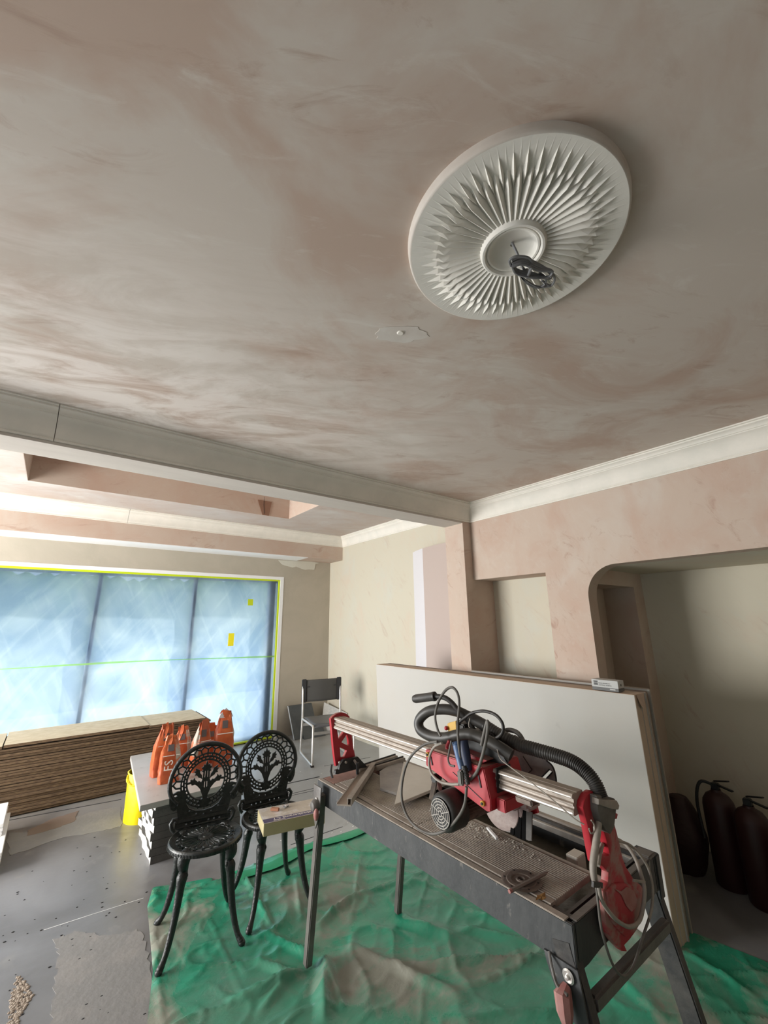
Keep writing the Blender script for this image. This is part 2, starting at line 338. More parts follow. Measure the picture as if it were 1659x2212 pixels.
# ceilings
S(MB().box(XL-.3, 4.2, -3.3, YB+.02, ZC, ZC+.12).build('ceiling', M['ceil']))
LX0, LX1, LY0, LY1, LZ = -.375, 2.295, 3.3, 5.0, 3.27
m = MB()
for b in ((XL-.3, LX0, YB+.02, YW+.3), (LX1, 4.2, YB+.02, YW+.3), (LX0, LX1, YB+.02, LY0), (LX0, LX1, LY1, YW+.3)): m.box(*b, ZX, ZX+.1)
cx_ = S(m.build('ceiling', M['ceil2']))
m = MB()                                             # blind roof opening with plastered sides
m.box(LX0-.05, LX0+.003, LY0, LY1, ZX+.001, LZ); m.box(LX1-.003, LX1+.05, LY0, LY1, ZX+.001, LZ); m.box(LX0-.05, LX1+.05, LY0-.05, LY0+.003, ZX+.001, LZ); m.box(LX0-.05, LX1+.05, LY1-.003, LY1+.05, ZX+.001, LZ)
m.box(LX0-.05, LX1+.05, LY0-.05, LY1+.05, LZ, LZ+.08)
m.build('roof_opening_lining', M['pink'], cx_)
a, b = px(558, 1069, Y=LY1-.014), px(585, 1113, Y=LY1-.014)
MB().plate([[(px(557, 1068, Y=LY1).x, ZX+.19), (px(587, 1074, Y=LY1).x, ZX+.19), (px(580, 1114, Y=LY1).x, ZX+.0), (px(566, 1113, Y=LY1).x, ZX+.0)]], .008, MXZ(LY1-.008)).build('bare_patch', mat('brown_undercoat', (.27, .15, .10), .8), cx_)
MB().tube([px(571, 1073, Y=LY1-.014), px(570, 1090, Y=LY1-.014), px(571, 1110, Y=LY1-.014)], .002, 5).build('crack', M['joint'], cx_)
# right wall: a comb outline with the square niche and the round-cornered opening cut out of it
r = .21; arc = [(1.455-r+r*math.cos(t), 1.934-r+r*math.sin(t)) for t in [math.pi/2*i/10 for i in range(11)]]
arc2 = [(.38+.03-.03*math.sin(t), 1.934-.03+.03*math.cos(t)) for t in [math.pi/2*i/10 for i in range(11)]]  # unseen near jamb, brought in close to dim the alcove
out = [(-3.3, 0), (.38, 0)]+arc2[::-1]+arc[::-1]+[(1.455, 0), (1.76, 0), (1.76, 1.925), (YB+.02, 1.925), (YB+.02, ZC+.1), (-3.3, ZC+.1)]
wr = S(MB().plate([out], .12, MYZ(XR+.06)).build('wall_right', M['pink'], smooth=30))
m = MB(); m.box(XR+.12, 3.25, 1.72, 1.76, 0, 2.0); m.box(XR+.12, 3.25, 1.72, YB, 1.925, 2.0)   # niche lining
m.build('niche_lining', M['pink'], wr)
MB().box(3.2, 3.25, 1.72, YB, 0, 1.93).build('niche_back', M['cream'], wr)
# the alcove behind the opening, its side recess and its back wall
al = MB()
rz = 1.822
m2 = MB().plate([[(XR+.12, 0), (3.05, 0), (3.05, rz), (3.69, rz), (3.69, 0), (3.86, 0), (3.86, 1.99), (XR+.12, 1.99)]], .02, MXZ(1.465))
S(m2.build('wall_alcove_side', M['pink']))
m = MB(); m.box(3.03, 3.05, 1.475, 1.70, 0, rz+.02); m.box(3.69, 3.71, 1.475, 1.72, 0, rz+.02); m.box(3.03, 3.71, 1.475, 1.72, rz, rz+.02); m.box(3.03, 3.71, 1.70, 1.72, 0, rz+.02)
S(m.build('wall_alcove_recess', M['pink']))
S(MB().box(3.86, 3.95, .1, 1.9, 0, 2.0).build('wall_alcove_back', M['cream']))
S(MB().box(XR+.12, 3.95, .2, 1.475, 1.934, 1.99).build('ceiling_alcove', M['cream']))
S(MB().box(XR+.12, 3.95, .25, .38, 0, 1.99).build('wall_alcove_front', M['cream']))  # unseen wall, set far forward to keep light out of the alcove
# pillar and beam between the rooms
S(MB().box(2.825, XF+.2, YB, YB2, 0, ZX+.1).build('wall_pillar', M['pink']))
S(MB().box(XL-.3, 2.825, YB, YB2, ZB, ZX+.1).build('trim_beam', mat('pale_beam_plaster', (.62, .57, .51), .8, var=(.55, .50, .45), vscale=3, stretch=(.4, 3, 1), bump=.1)))
# extension walls
S(MB().box(XF, XF+.2, YB2-.1, YW+.3, 0, ZX+.1).build('wall_far_right', M['cream']))
WX0, WX1, WZ = -2.45, 2.755, 2.262
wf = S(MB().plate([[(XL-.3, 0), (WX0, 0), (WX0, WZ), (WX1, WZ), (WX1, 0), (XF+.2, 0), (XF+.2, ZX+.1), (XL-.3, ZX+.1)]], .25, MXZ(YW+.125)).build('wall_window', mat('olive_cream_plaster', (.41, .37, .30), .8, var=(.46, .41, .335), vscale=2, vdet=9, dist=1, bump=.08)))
# pale repair patch under the soffit
pts = [px(x, y, Y=YW-.001) for x, y in [(601, 1210), (609, 1219), (617, 1222), (632, 1226), (640, 1224), (652, 1229), (659, 1231), (667, 1230), (679, 1231), (681, 1219), (690, 1216), (672, 1213)]]
MB().plate([[(p.x, p.z) for p in pts]], .006, MXZ(YW-.002)).build('repair_patch', mat('white_filler', (.62, .60, .52), .8, bump=.1, bscale=12), wf)
# soffit box above the window
S(MB().box(XL-.3, XF, 5.7, YW, 2.54, ZX).build('trim_soffit', [M['pink'], M['white']]))
S(MB().box(XL-.3, XF-.62, 5.702, YW, 2.533, 2.541).build('trim_soffit_underside', M['white']))
# left wall with garden doors (outside the picture, they let the daylight in) and an added fill window
wl = S(MB().plate([[(-3.3, 0), (3.05, 0), (3.05, 2.12), (5.65, 2.12), (5.65, 0), (YW+.3, 0), (YW+.3, ZX+.1), (-3.3, ZX+.1)], [(-.95, .8), (1.35, .8), (1.35, 2.1), (-.95, 2.1)]], .2, MYZ(XL-.1)).build('wall_left', M['cream']))
m = MB()
for y in (3.07, 3.9, 4.75, 5.6): m.box(XL-.14, XL-.08, y, y+.05, 0, 2.12)
m.box(XL-.14, XL-.08, 3.05, 5.65, 2.07, 2.12)
S(m.build('door_1', M['mull']))
m = MB()
for y in (-.95, .18, 1.30): m.box(XL-.14, XL-.08, y, y+.05, .8, 2.1)
m.box(XL-.14, XL-.08, -.95, 1.35, 2.05, 2.1); m.box(XL-.14, XL-.08, -.95, 1.35, .8, .85)
S(m.build('window_fill', M['mull']))  # added frame around the side fill opening
S(MB().box(XL-.3, 4.2, -3.3, -3.1, 0, ZC).build('wall_back', M['cream']))
# ------------------------------------------------------------------ picture window, masked with polythene
wn = S(empty('window_1', (0, YW, 0)))
m = MB(); fw = .055
m.box(WX1-fw, WX1, YW-.004, YW+.2, 0, WZ); m.box(WX0, WX1-fw, YW-.004, YW+.2, WZ-.045, WZ); m.box(WX0, WX0+fw, YW-.004, YW+.2, 0, WZ)
m.build('reveal_lining', M['white'], wn)
YG = YW+.10
m = MB(); tx1, tz1 = 2.70, 2.217
m.box(tx1-.022, tx1, YW+.004, YW+.03, .01, tz1); MB.build(m, 'tape_edge', M['tape'], wn)
MB().box(WX0+.06, tx1-.022, YW+.004, YW+.03, tz1-.024, tz1).build('tape_edge', M['tape'], wn)
MB().box(WX0+.06, tx1-.022, YW-.01, YW+.03, .012, .03).build('tape_edge', M['tape'], wn)
for x in (-1.78, -.69, .40, 1.495, 2.60):
    w_ = .045 if x < 2.5 else .10
    MB().box(x-w_/2, x+w_/2, YW+.052, YW+.12, 0, 2.2).build('mullion', M['mull'], wn)
MB().box(WX0, WX1, YW+.06, YW+.12, 0, .06).build('bottom_rail', M['mull'], wn)
MB().box(WX0, WX1, YW+.06, YW+.12, 2.17, 2.22).build('top_rail', M['mull'], wn)
# polythene: a slack sheet, gathered towards its taped folds
m = bpy.data.materials.new('polythene'); m.use_nodes = True; nt = m.node_tree; N = nt.nodes; L = nt.links; N.remove(N['Principled BSDF'])
o_ = N['Material Output']; tr = N.new('ShaderNodeBsdfTranslucent'); tp = N.new('ShaderNodeBsdfTransparent'); gl = N.new('ShaderNodeBsdfGlossy'); gl.inputs['Roughness'].default_value = .25; gl.inputs[0].default_value = (.8, .85, .9, 1)
tp.inputs[0].default_value = (.8, .92, 1, 1)
tc = N.new('ShaderNodeTexCoord')
def nz_(scale, det, dist, rot, sc):
    m0 = N.new('ShaderNodeMapping'); m0.inputs['Rotation'].default_value = rot; L.new(tc.outputs['Object'], m0.inputs[0])
    mp = N.new('ShaderNodeMapping'); mp.inputs['Scale'].default_value = sc; L.new(m0.outputs[0], mp.inputs[0])
    n = N.new('ShaderNodeTexNoise'); n.inputs['Scale'].default_value = scale; n.inputs['Detail'].default_value = det; n.inputs['Distortion'].default_value = dist; L.new(mp.outputs[0], n.inputs['Vector']); return n.outputs[0]
st1 = nz_(1.1, 10, .35, (0, .95, 0), (1, 1, 9)); st2 = nz_(1.3, 10, .4, (0, -1.15, 0), (1, 1, 8)); cl = nz_(1.4, 8, 1.2, (0, 0, 0), (1, 1, 1)); cg = nz_(40, 3, 0, (0, 0, 0), (1, 1, 1))
def rng(x, a, b, c=0, d=1):
    r = N.new('ShaderNodeMapRange'); r.inputs[1].default_value = a; r.inputs[2].default_value = b; r.inputs[3].default_value = c; r.inputs[4].default_value = d; L.new(x, r.inputs[0]); return r.outputs[0]
ad = N.new('ShaderNodeMath'); ad.operation = 'ADD'; L.new(rng(st1, .52, .74, 0, .34), ad.inputs[0]); L.new(rng(st2, .54, .76, 0, .30), ad.inputs[1])
ad2 = N.new('ShaderNodeMath'); ad2.operation = 'ADD'; ad2.use_clamp = True; L.new(ad.outputs[0], ad2.inputs[0]); L.new(rng(cl, .3, .7, -.1, .75), ad2.inputs[1])
mx = N.new('ShaderNodeMix'); mx.data_type = 'RGBA'; L.new(ad2.outputs[0], mx.inputs[0]); mx.inputs[6].default_value = (.40, .54, .74, 1); mx.inputs[7].default_value = (.80, .92, 1, 1); L.new(mx.outputs[2], tr.inputs[0])
m1 = N.new('ShaderNodeMixShader'); m1.inputs[0].default_value = .3; L.new(tr.outputs[0], m1.inputs[1]); L.new(tp.outputs[0], m1.inputs[2])
m2_ = N.new('ShaderNodeMixShader'); m2_.inputs[0].default_value = .06; L.new(m1.outputs[0], m2_.inputs[1]); L.new(gl.outputs[0], m2_.inputs[2]); L.new(m2_.outputs[0], o_.inputs[0])
M['poly'] = m
def film(x0, x1, zlo, zhi, ph):
    nx, nz2 = 110, 50; vs = []
    for j in range(nz2+1):
        for i in range(nx+1):
            u = i/nx; x = x0+(x1-x0)*u; z = zlo(x)+(zhi(x)-zlo(x))*j/nz2; v = j/nz2
            e = min(1, 6*u, 6*(1-u), 5*v, 5*(1-v))
            d = .012*noise.noise(Vector((x*1.5+z*2.5+ph, z*.8, 1)))+.010*noise.noise(Vector((x*6+z*5, z*1.5-x*1.5, ph)))+.004*abs(noise.noise(Vector((x*14-z*9, z*3+x*2, ph+4))))
            vs.append((x, YW+.025+e*(d+.012), z))
    fs = [(j*(nx+1)+i, j*(nx+1)+i+1, (j+1)*(nx+1)+i+1, (j+1)*(nx+1)+i) for j in range(nz2) for i in range(nx)]
    mb = MB(); mb.add(vs, fs); return mb
zt = lambda x: 1.150-.0135*(x+.35)+.01*math.sin(x*1.7)
film(WX0+.06, tx1-.01, lambda x: zt(x)-.012, lambda x: tz1-.01, 0).build('polythene_sheet', M['poly'], wn, smooth=180, fix=False)
film(WX0+.06, tx1-.01, lambda x: .02, lambda x: zt(x)+.012, 7).build('polythene_sheet', M['poly'], wn, smooth=180, fix=False)
vs = []; fs = []
for i in range(81):
    x = WX0+.06+(tx1-.07-WX0)*i/80; wd = .016+.006*math.sin(x*3.1)
    vs += [(x, YW+.016, zt(x)-wd*.5), (x, YW+.016, zt(x)+wd*.5+.004*noise.noise(Vector((x*5, 0, 0))))]
    if i: fs.append((2*i-2, 2*i, 2*i+1, 2*i-1))
m = MB(); m.add(vs, fs)
mt = bpy.data.materials.new('lit_masking_tape'); mt.use_nodes = True; b = mt.node_tree.nodes['Principled BSDF']; b.inputs['Base Color'].default_value = (.5, .78, .25, 1)
t2 = mt.node_tree.nodes.new('ShaderNodeBsdfTranslucent'); t2.inputs[0].default_value = (.45, .8, .3, 1); mq = mt.node_tree.nodes.new('ShaderNodeMixShader'); mq.inputs[0].default_value = .6
mt.node_tree.links.new(b.outputs[0], mq.inputs[1]); mt.node_tree.links.new(t2.outputs[0], mq.inputs[2]); mt.node_tree.links.new(mq.outputs[0], mt.node_tree.nodes['Material Output'].inputs[0])
m.build('middle_tape', mt, wn, fix=False)
for (x0, y0, x1, y1, mm) in ((536, 1294, 546, 1308, M['tape']), (494, 1368, 504, 1395, M['tapey'])):
    a = px(x0, y0, Y=YW+.012); b = px(x1, y1, Y=YW+.012)
    MB().box(a.x, b.x, YW+.008, YW+.012, b.z, a.z).build('tape_patch', mm, wn)
# outside: paving and a hedge, seen only as a blur through the polythene
S(MB().box(-9, 12, YW+.3, 16, -.25, -.12).build('ground_patio', M['patio']))
mh = MB()
for i in range(60):
    x = -9+i*.35; mh.ball((x, 12.5+.4*noise.noise(Vector((x, 0, 0))), 1.2+.3*noise.noise(Vector((x, 3, 0)))), .9, 5, sc=(1, .6, 1.8))
tag(mh.build('hedge', M['hedge'], smooth=60), 'green garden hedge blurred behind the polythene on the window', 'hedge', kind='stuff')
# ------------------------------------------------------------------ covings with mitred ends, each run in two lengths
PROF = [(.0, -.16), (.008, -.16), (.010, -.152), (.006, -.148), (.010, -.144), (.014, -.137), (.016, -.120), (.022, -.098), (.034, -.074), (.052, -.054), (.064, -.046), (.066, -.040), (.072, -.040), (.074, -.034), (.080, -.026), (.090, -.020), (.094, -.018), (.094, -.010), (.104, -.008), (.104, 0)]
def coving(name, z, fn0, fn1, place, joint):
    """place(d, dz, t) gives the point; t end values from fn0(d), fn1(d)"""
    root = S(empty(name, place(0, 0, joint)))
    for k, (f0, f1) in enumerate(((fn0, lambda d: joint-.0015), (lambda d: joint+.0015, fn1))):
        mb = MB(); n = len(PROF); vs = [place(d, z+dz, f0(d)) for d, dz in PROF]+[place(0, z, f0(0))]+[place(d, z+dz, f1(d)) for d, dz in PROF]+[place(0, z, f1(0))]
        n += 1
        mb.add(vs, [tuple(range(n)), tuple(range(2*n-1, n-1, -1))]+[(i, (i+1) % n, n+(i+1) % n, n+i) for i in range(n)])
        mb.build('coving_length', M['coving'], root, smooth=25)
coving('trim_1', ZC, lambda d: XL, lambda d: XR-d, lambda d, z, t: Vector((t, YB-d, z)), px(121, 920, Y=YB-.06).x)
coving('trim_2', ZC, lambda d: -3.1, lambda d: YB-d, lambda d, z, t: Vector((XR-d, t, z)), -.6)
coving('trim_3', ZX, lambda d: XL, lambda d: XF-d, lambda d, z, t: Vector((t, 5.7-d, z)), px(279, 1110, Y=5.65).x)
coving('trim_4', ZX, lambda d: YB2, lambda d: 5.7-d, lambda d, z, t: Vector((XF-d, t, z)), 3.0)
# ------------------------------------------------------------------ ceiling rose
RC = Vector((.8693, .5120, ZC)); RR = .292
rose = empty('ceiling_rose', RC)
tag(rose, 'white plaster ceiling rose with a sunburst of pointed flutes', 'ceiling rose')
def prof_rose():
    """two tiers of raised, pointed, ridged rays on a flat disc"""
    NK = 50; H = .024; mb = MB(); st = 2*math.pi/NK
    def Pt(r, a, h): return Vector((RC.x+r*RR*math.cos(a), RC.y+r*RR*math.sin(a), ZC-H-h))
    for k in range(NK):
        a, b, a2 = k*st, (k+.5)*st, (k+1)*st
        P0, P1, PT = Pt(.30, b, .003), Pt(.655, b, .015), Pt(.775, b, .0)
        for s_, av in ((1, a), (-1, a2)):
            c = (av+b)/2
            V0, V1, T1, TT, Q = Pt(.30, av, -.002), Pt(.57, av, -.003), Pt(.735, av, .012), Pt(.885, av, 0), Pt(.725, c, -.001)
            mb.add([V0, P0, P1, V1], [(0, 1, 2, 3)]); mb.add([P1, Q, V1], [(0, 1, 2)]); mb.add([P1, PT, Q], [(0, 1, 2)])
            mb.add([V1, T1, Q], [(0, 1, 2)]); mb.add([T1, TT, Q], [(0, 1, 2)])
            mb.add([Q, PT, Pt(.975, b, 0), Pt(.975, av, 0), TT], [(0, 1, 2), (0, 2, 3), (0, 3, 4)])
    return mb
M['rose'] = mat('rose_plaster', (.80, .77, .71), .75, var=(.74, .71, .65), vscale=9, bump=.06)
prof_rose().build('fluted_face', M['rose'], rose)
T = Matrix.Translation(RC)
MB().lathe([(RR*.974, -.024), (RR*.985, -.0235), (RR*.994, -.020), (RR*1.0, -.012), (RR*1.003, -.004), (RR*1.005, 0)], T, 96).build('outer_rim', mat('rim_plaster', (.56, .49, .43), .8, var=(.64, .60, .55), vscale=6), rose, smooth=60)
MB().lathe([(RR*.31, -.022), (RR*.30, -.034), (RR*.288, -.038), (RR*.268, -.038), (RR*.255, -.034), (RR*.25, -.030), (RR*.24, -.033), (RR*.225, -.032), (RR*.215, -.025), (RR*.17, -.018), (RR*.08, -.013), (.006, -.012), (.005, -.004)], T, 64).build('centre_boss', M['rose'], rose, smooth=40)
# hanging lighting flex, coiled into a bundle
cord = empty('ceiling_flex', (RC.x, RC.y, ZC-.012))
tag(cord, 'dark grey flex coiled in a bundle below the ceiling rose', 'cable')
zc = 2.50
def pc(x, y, z=zc): return px(x, y, Z=z)
drop = spline([(RC.x, RC.y, ZC-.005), pc(1108, 528, 2.575), pc(1119, 552, 2.545), pc(1126, 573, 2.515), pc(1135, 585, zc)], 6)
MB().tube(drop, .0035, 8).build('drop', M['grey'], cord, smooth=60)
rng_ = random.Random(4)
for k in range(6):
    dz = -.004*k; j = lambda: rng_.uniform(-3, 3)
    loop = [pc(1108+j(), 562+k*3+j(), zc+dz), pc(1130+j(), 556+k*3, zc+dz+.004), pc(1165+j(), 570+k*3, zc+dz), pc(1190+j(), 588+j(), zc+dz), pc(1184+j(), 600+j(), zc+dz), pc(1150+j(), 590+k*2, zc+dz-.004), pc(1118+j(), 582+k*2, zc+dz)]
    P = spline(loop+[loop[0]], 6)[:-1]
    MB().tube(P, .0033, 6, closed=True).build('coil_turn', M['grey'], cord, smooth=60)
for lp in ([(1104, 575), (1101, 562), (1115, 554), (1140, 556), (1150, 566)], [(1125, 596), (1140, 613), (1160, 621), (1177, 614), (1178, 600), (1165, 590)], [(1170, 606), (1188, 617), (1198, 606), (1194, 592), (1180, 585)], [(1122, 592), (1133, 604), (1160, 619), (1190, 618)]):
    MB().tube(spline([pc(x, y, zc-.01) for x, y in lp], 6), .0033, 6).build('loose_loop', M['grey'], cord, smooth=60)
MB().tube([pc(1142, 566, zc+.01), pc(1146, 580, zc-.03), pc(1140, 600, zc-.02), pc(1137, 582, zc+.008)], .0045, 6).build('binding', M['grey'], cord, smooth=60)
sm_ = []
for k in range(26):
    t = 2*math.pi*k/26; q_ = 1+.35*noise.noise(Vector((math.cos(t)*2, math.sin(t)*2, 3))); p = px(866+56*q_*math.cos(t), 722+17*q_*math.sin(t), Z=ZC); sm_.append((p.x, p.y))
MB().prism(sm_, ZC-.0012, ZC, 'Z').build('filler_smear', mat('filler_smear', (.66, .62, .57), .8, var=(.60, .54, .49), vscale=14), bpy.data.objects['ceiling'])
c = px(865, 719, Z=ZC-.0012)
tag(MB().lathe([(.0001, -.003), (.010, -.003), (.012, -.001), (.013, 0)], Matrix.Translation(c), 16).build('ceiling_plug', M['coving']), 'small white filler plug in the ceiling beside the rose', 'plug')
# ------------------------------------------------------------------ tile saw
SX0, SX1, SY0, SY1, ST = 1.19, 1.72, .75, 2.105, .805
saw = empty('tile_saw', (1.45, 1.4, 0)); D = M
tag(saw, 'large red and grey bridge tile saw on folding legs, dusty, standing on green sheet', 'tile saw')
def part(mb, name, mm, par=None, **k): return mb.build(name, mm, par or saw, **k)
# tray: folded side and end panels
part(MB().box(SX0, SX0+.012, SY0, SY1, ST-.098, ST), 'side_panel', D['darkmetal'], bevel=.002)
part(MB().box(SX1-.012, SX1, SY0, SY1, ST-.098, ST), 'side_panel', D['darkmetal'], bevel=.002)
part(MB().prism([(SX0+.013, ST), (SX0+.013, ST-.105), (SX0+.06, ST-.105), (SX0+.13, ST-.098), (SX1-.013, ST-.098), (SX1-.013, ST)], SY0, SY0+.012, 'Y'), 'end_panel', D['darkmetal'], bevel=.002)
part(MB().box(SX0+.013, SX1-.013, SY1-.012, SY1, ST-.098, ST), 'end_panel', D['darkmetal'], bevel=.002)
part(MB().box(SX0+.013, SX1-.013, SY0+.013, SY1-.013, ST-.095, ST-.085), 'tray_floor', D['mud'])
# rims
part(MB().box(SX0-.002, SX0+.022, SY0+.02, SY1-.01, ST, ST+.004), 'rim', D['deck'], bevel=.0015)
part(MB().box(SX0+.02, SX1-.02, SY0-.002, SY0+.02, ST, ST+.004), 'rim', D['legmetal'], bevel=.0015)
for xa, xb, mm, z in ((1.665, 1.682, 'alub', ST-.012), (1.683, 1.698, 'legdark', ST-.004), (1.699, 1.722, 'deck', ST+.003)):
    part(MB().box(xa, xb, SY0+.02, SY1-.02, z-.02, z), 'rear_rail', D[mm], bevel=.001)
part(MB().box(SX1-.045, SX1+.003, SY0-.003, SY0+.05, ST-.002, ST+.010), 'corner_cap', D['legmetal'], bevel=.003)
part(MB().box(1.216, 1.665, SY0+.035, SY0+.045, ST-.06, ST-.005), 'cross_bar', D['legdark'])
part(MB().box(1.222, 1.235, SY0+.025, .828, ST-.03, ST-.003), 'slide_rail', D['legdark'])
# ribbed deck planks: three strips wide, two lengths
def plank(x0, x1, y0, y1, rib):
    pts = [(x0, ST-.012), (x0, ST+.002)]
    if rib:
        n = int((x1-x0)/.0085)
        for i in range(n):
            a = x0+(x1-x0)*(i+.15)/n; b = x0+(x1-x0)*(i+.55)/n; c = x0+(x1-x0)*(i+1)/n
            pts += [(a, ST+.003), (a+.0006, ST+.006), (b, ST+.006), (b+.0006, ST+.003)]
    else: pts += [(x0+.002, ST+.005), (x1-.002, ST+.005)]
    pts += [(x1, ST+.002), (x1, ST-.012)]
    mb = MB(); n = len(pts)
    vs = [Vector((a, y0, z)) for a, z in pts]+[Vector((a, y1, z)) for a, z in pts]
    mb.add(vs, [tuple(range(n-1, -1, -1)), tuple(range(n, 2*n))]+[(i, (i+1) % n, n+(i+1) % n, n+i) for i in range(n)]); return mb
for y0, y1 in ((.828, 1.408), (1.4115, 1.985)):
    for x0, x1, rb in ((1.218, 1.243, 0), (1.245, 1.345, 1), (1.347, 1.437, 1)):
        part(plank(x0, x1, y0, y1, rb), 'deck_plank', D['deck'], fix=False)
part(MB().box(1.216, 1.5, 1.99, SY1-.014, ST-.01, ST+.004), 'end_plate', D['deckred'], bevel=.001)
part(MB().tube([(1.456, .79, ST-.008), (1.456, 2.0, ST-.008)], .0135, 12, rw=.9), 'support_tube', D['deck'], smooth=60)
part(MB().box(1.505, 1.56, .905, .945, ST-.05, ST+.0), 'stop_block', D['tilew'], bevel=.002)
# far fence, two parallel bars
for k, (a, b) in enumerate((((772, 1664), (857, 1636)), ((812, 1660), (874, 1641)))):
    p, q = px(*a, Z=ST+.02), px(*b, Z=ST+.02)
    part(MB().bar(p, q, .022-.006*k, .022), 'fence_bar', D['deck'], bevel=.002)
    part(MB().bar(p+Vector((0, .012, .013)), q+Vector((0, .012, .013)), .005, .008), 'fence_lip', D['legdark'])
# rail: extruded aluminium section
R0, R1 = 1.243, 1.303
sec = [(R0+.004, 1.096), (R0+.020, 1.0965), (R0+.021, 1.0945), (R0+.026, 1.0945), (R0+.027, 1.0965), (R1-.004, 1.096), (R1, 1.090), (R1, 1.080), (R1-.006, 1.076), (R1-.006, 1.062), (R1, 1.058), (R1, 1.045), (R1-.004, 1.041), (R0+.004, 1.041), (R0, 1.045), (R0, 1.056), (R0+.005, 1.059), (R0+.006, 1.064), (R0+.001, 1.067), (R0+.001, 1.071), (R0+.007, 1.074), (R0+.007, 1.082), (R0, 1.086), (R0, 1.091)]
part(MB().prism(sec, .742, 2.045, 'Y'), 'rail', D['alu'], smooth=25)
part(MB().box(R0-.0015, R0+.001, .745, 2.045, 1.0455, 1.050), 'rail_edge', D['alub']); part(MB().box(R0-.0015, R0+.001, .745, 2.045, 1.087, 1.090), 'rail_edge', D['alub'])
# far bracket with triangular openings
def pz(pts, Y, s=1, ox=0, oy=0): return [(lambda p: (p.x, p.z))(px(ox+x/s, oy+y/s, Y=Y)) for x, y in pts]
YF = 2.055
z7 = dict(Y=YF, s=6.38, ox=600, oy=1440)
outl = pz([(722, 720), (745, 690), (800, 650), (870, 632), (930, 648), (972, 685), (985, 760), (1000, 900), (1022, 1100), (1050, 1230), (1060, 1300), (790, 1360), (760, 1130), (740, 900)], **z7)
hol = [pz([(800, 865), (850, 850), (915, 872), (838, 1005), (822, 1000)], **z7), pz([(945, 912), (955, 925), (978, 1080), (950, 1088), (865, 1045), (866, 1030)], **z7), pz([(838, 1100), (940, 1145), (940, 1165), (905, 1245), (850, 1245)], **z7)]
br = part(MB().plate([outl]+hol, .02, MXZ(YF), bevel=.002), 'end_bracket', D['red'], smooth=30)
base = pz([(740, 1450), (745, 1410), (790, 1395), (805, 1330), (850, 1262), (1050, 1222), (1085, 1262), (1130, 1310), (1168, 1350), (1165, 1362), (1090, 1370), (780, 1450)], **z7)
b1 = part(MB().plate([base], .018, MXZ(YF-.03), bevel=.001), 'hinge_base', D['black'], smooth=30)
for x, y in ((848, 1318), (932, 1316)):
    p = px(600+x/6.38, 1440+y/6.38, Y=YF-.04); MB().tube([p, p+Vector((0, -.008, 0))], .006, 10).build('bolt', D['cablew'], b1, smooth=40)
p = px(600+1050/6.38, 1440+1285/6.38, Y=YF-.045); q = px(600+1098/6.38, 1440+1360/6.38, Y=YF-.07)
part(MB().bar(p, q, .010, .010), 'clamp_lever', D['deck'], bevel=.002); part(MB().tube([q+Vector((0, 0, .012)), q+Vector((0, 0, -.04))], .0085, 10), 'clamp_knob', D['black'], smooth=40)
p = px(600+740/6.38, 1440+1440/6.38, Y=YF-.04); part(MB().tube([p+Vector((0, 0, .03)), p+Vector((-.004, 0, .0)), p+Vector((.0, -.01, -.028))], .006, 8), 'hinge_pin', D['legdark'], smooth=40)
# near bracket: two legs over a broad shield that hangs outside the tray
YN = .733; s4 = dict(Y=YN, s=4.159, ox=1160, oy=1680)
outl = pz([(395, 215), (425, 155), (465, 126), (520, 135), (590, 180), (612, 270), (660, 312), (690, 325), (685, 348), (650, 350), (652, 380), (680, 480), (710, 600), (730, 700), (765, 800), (830, 900), (905, 970), (925, 1010), (905, 1250), (860, 1340), (800, 1420), (742, 1482), (762, 1528), (738, 1526), (690, 1480), (650, 1430), (600, 1330), (575, 1150), (566, 1010), (610, 930), (615, 830), (560, 770), (490, 740), (455, 560), (425, 400), (388, 260)], **s4)
hol = [pz([(480, 400), (520, 410), (575, 470), (600, 560), (632, 690), (600, 705), (545, 690), (500, 680), (478, 520), (468, 430)], **s4)]
nb = part(MB().plate([outl]+hol, .022, MXZ(YN), bevel=.004), 'end_bracket', D['redm'], smooth=40)
MB().plate([pz([(585, 1010), (640, 950), (720, 940), (800, 960), (880, 1030), (870, 1200), (820, 1300), (740, 1380), (690, 1330), (620, 1240)], **s4)], .012, MXZ(YN-.013), bevel=.005).build('shield_boss', D['redm'], nb, smooth=40)
MB().plate([pz([(628, 965), (690, 990), (740, 950), (800, 985), (832, 1060), (820, 1130), (780, 1170), (735, 1120), (690, 1020)], **s4)], .002, MXZ(YN-.0205)).build('dust_smear', D['redk'], nb)
part(MB().plate([pz([(450, 150), (500, 140), (600, 175), (610, 240), (590, 400), (560, 450), (520, 420), (480, 350), (455, 260)], **s4)], .03, MXZ(YN-.018), bevel=.005), 'hose_socket', D['hosedust'], smooth=40)
part(MB().plate([pz([(440, 165), (600, 180), (618, 215), (612, 240), (560, 236), (440, 195)], **s4)], .022, MXZ(YN-.028), bevel=.003), 'hose_clamp', D['cablew'], smooth=40)
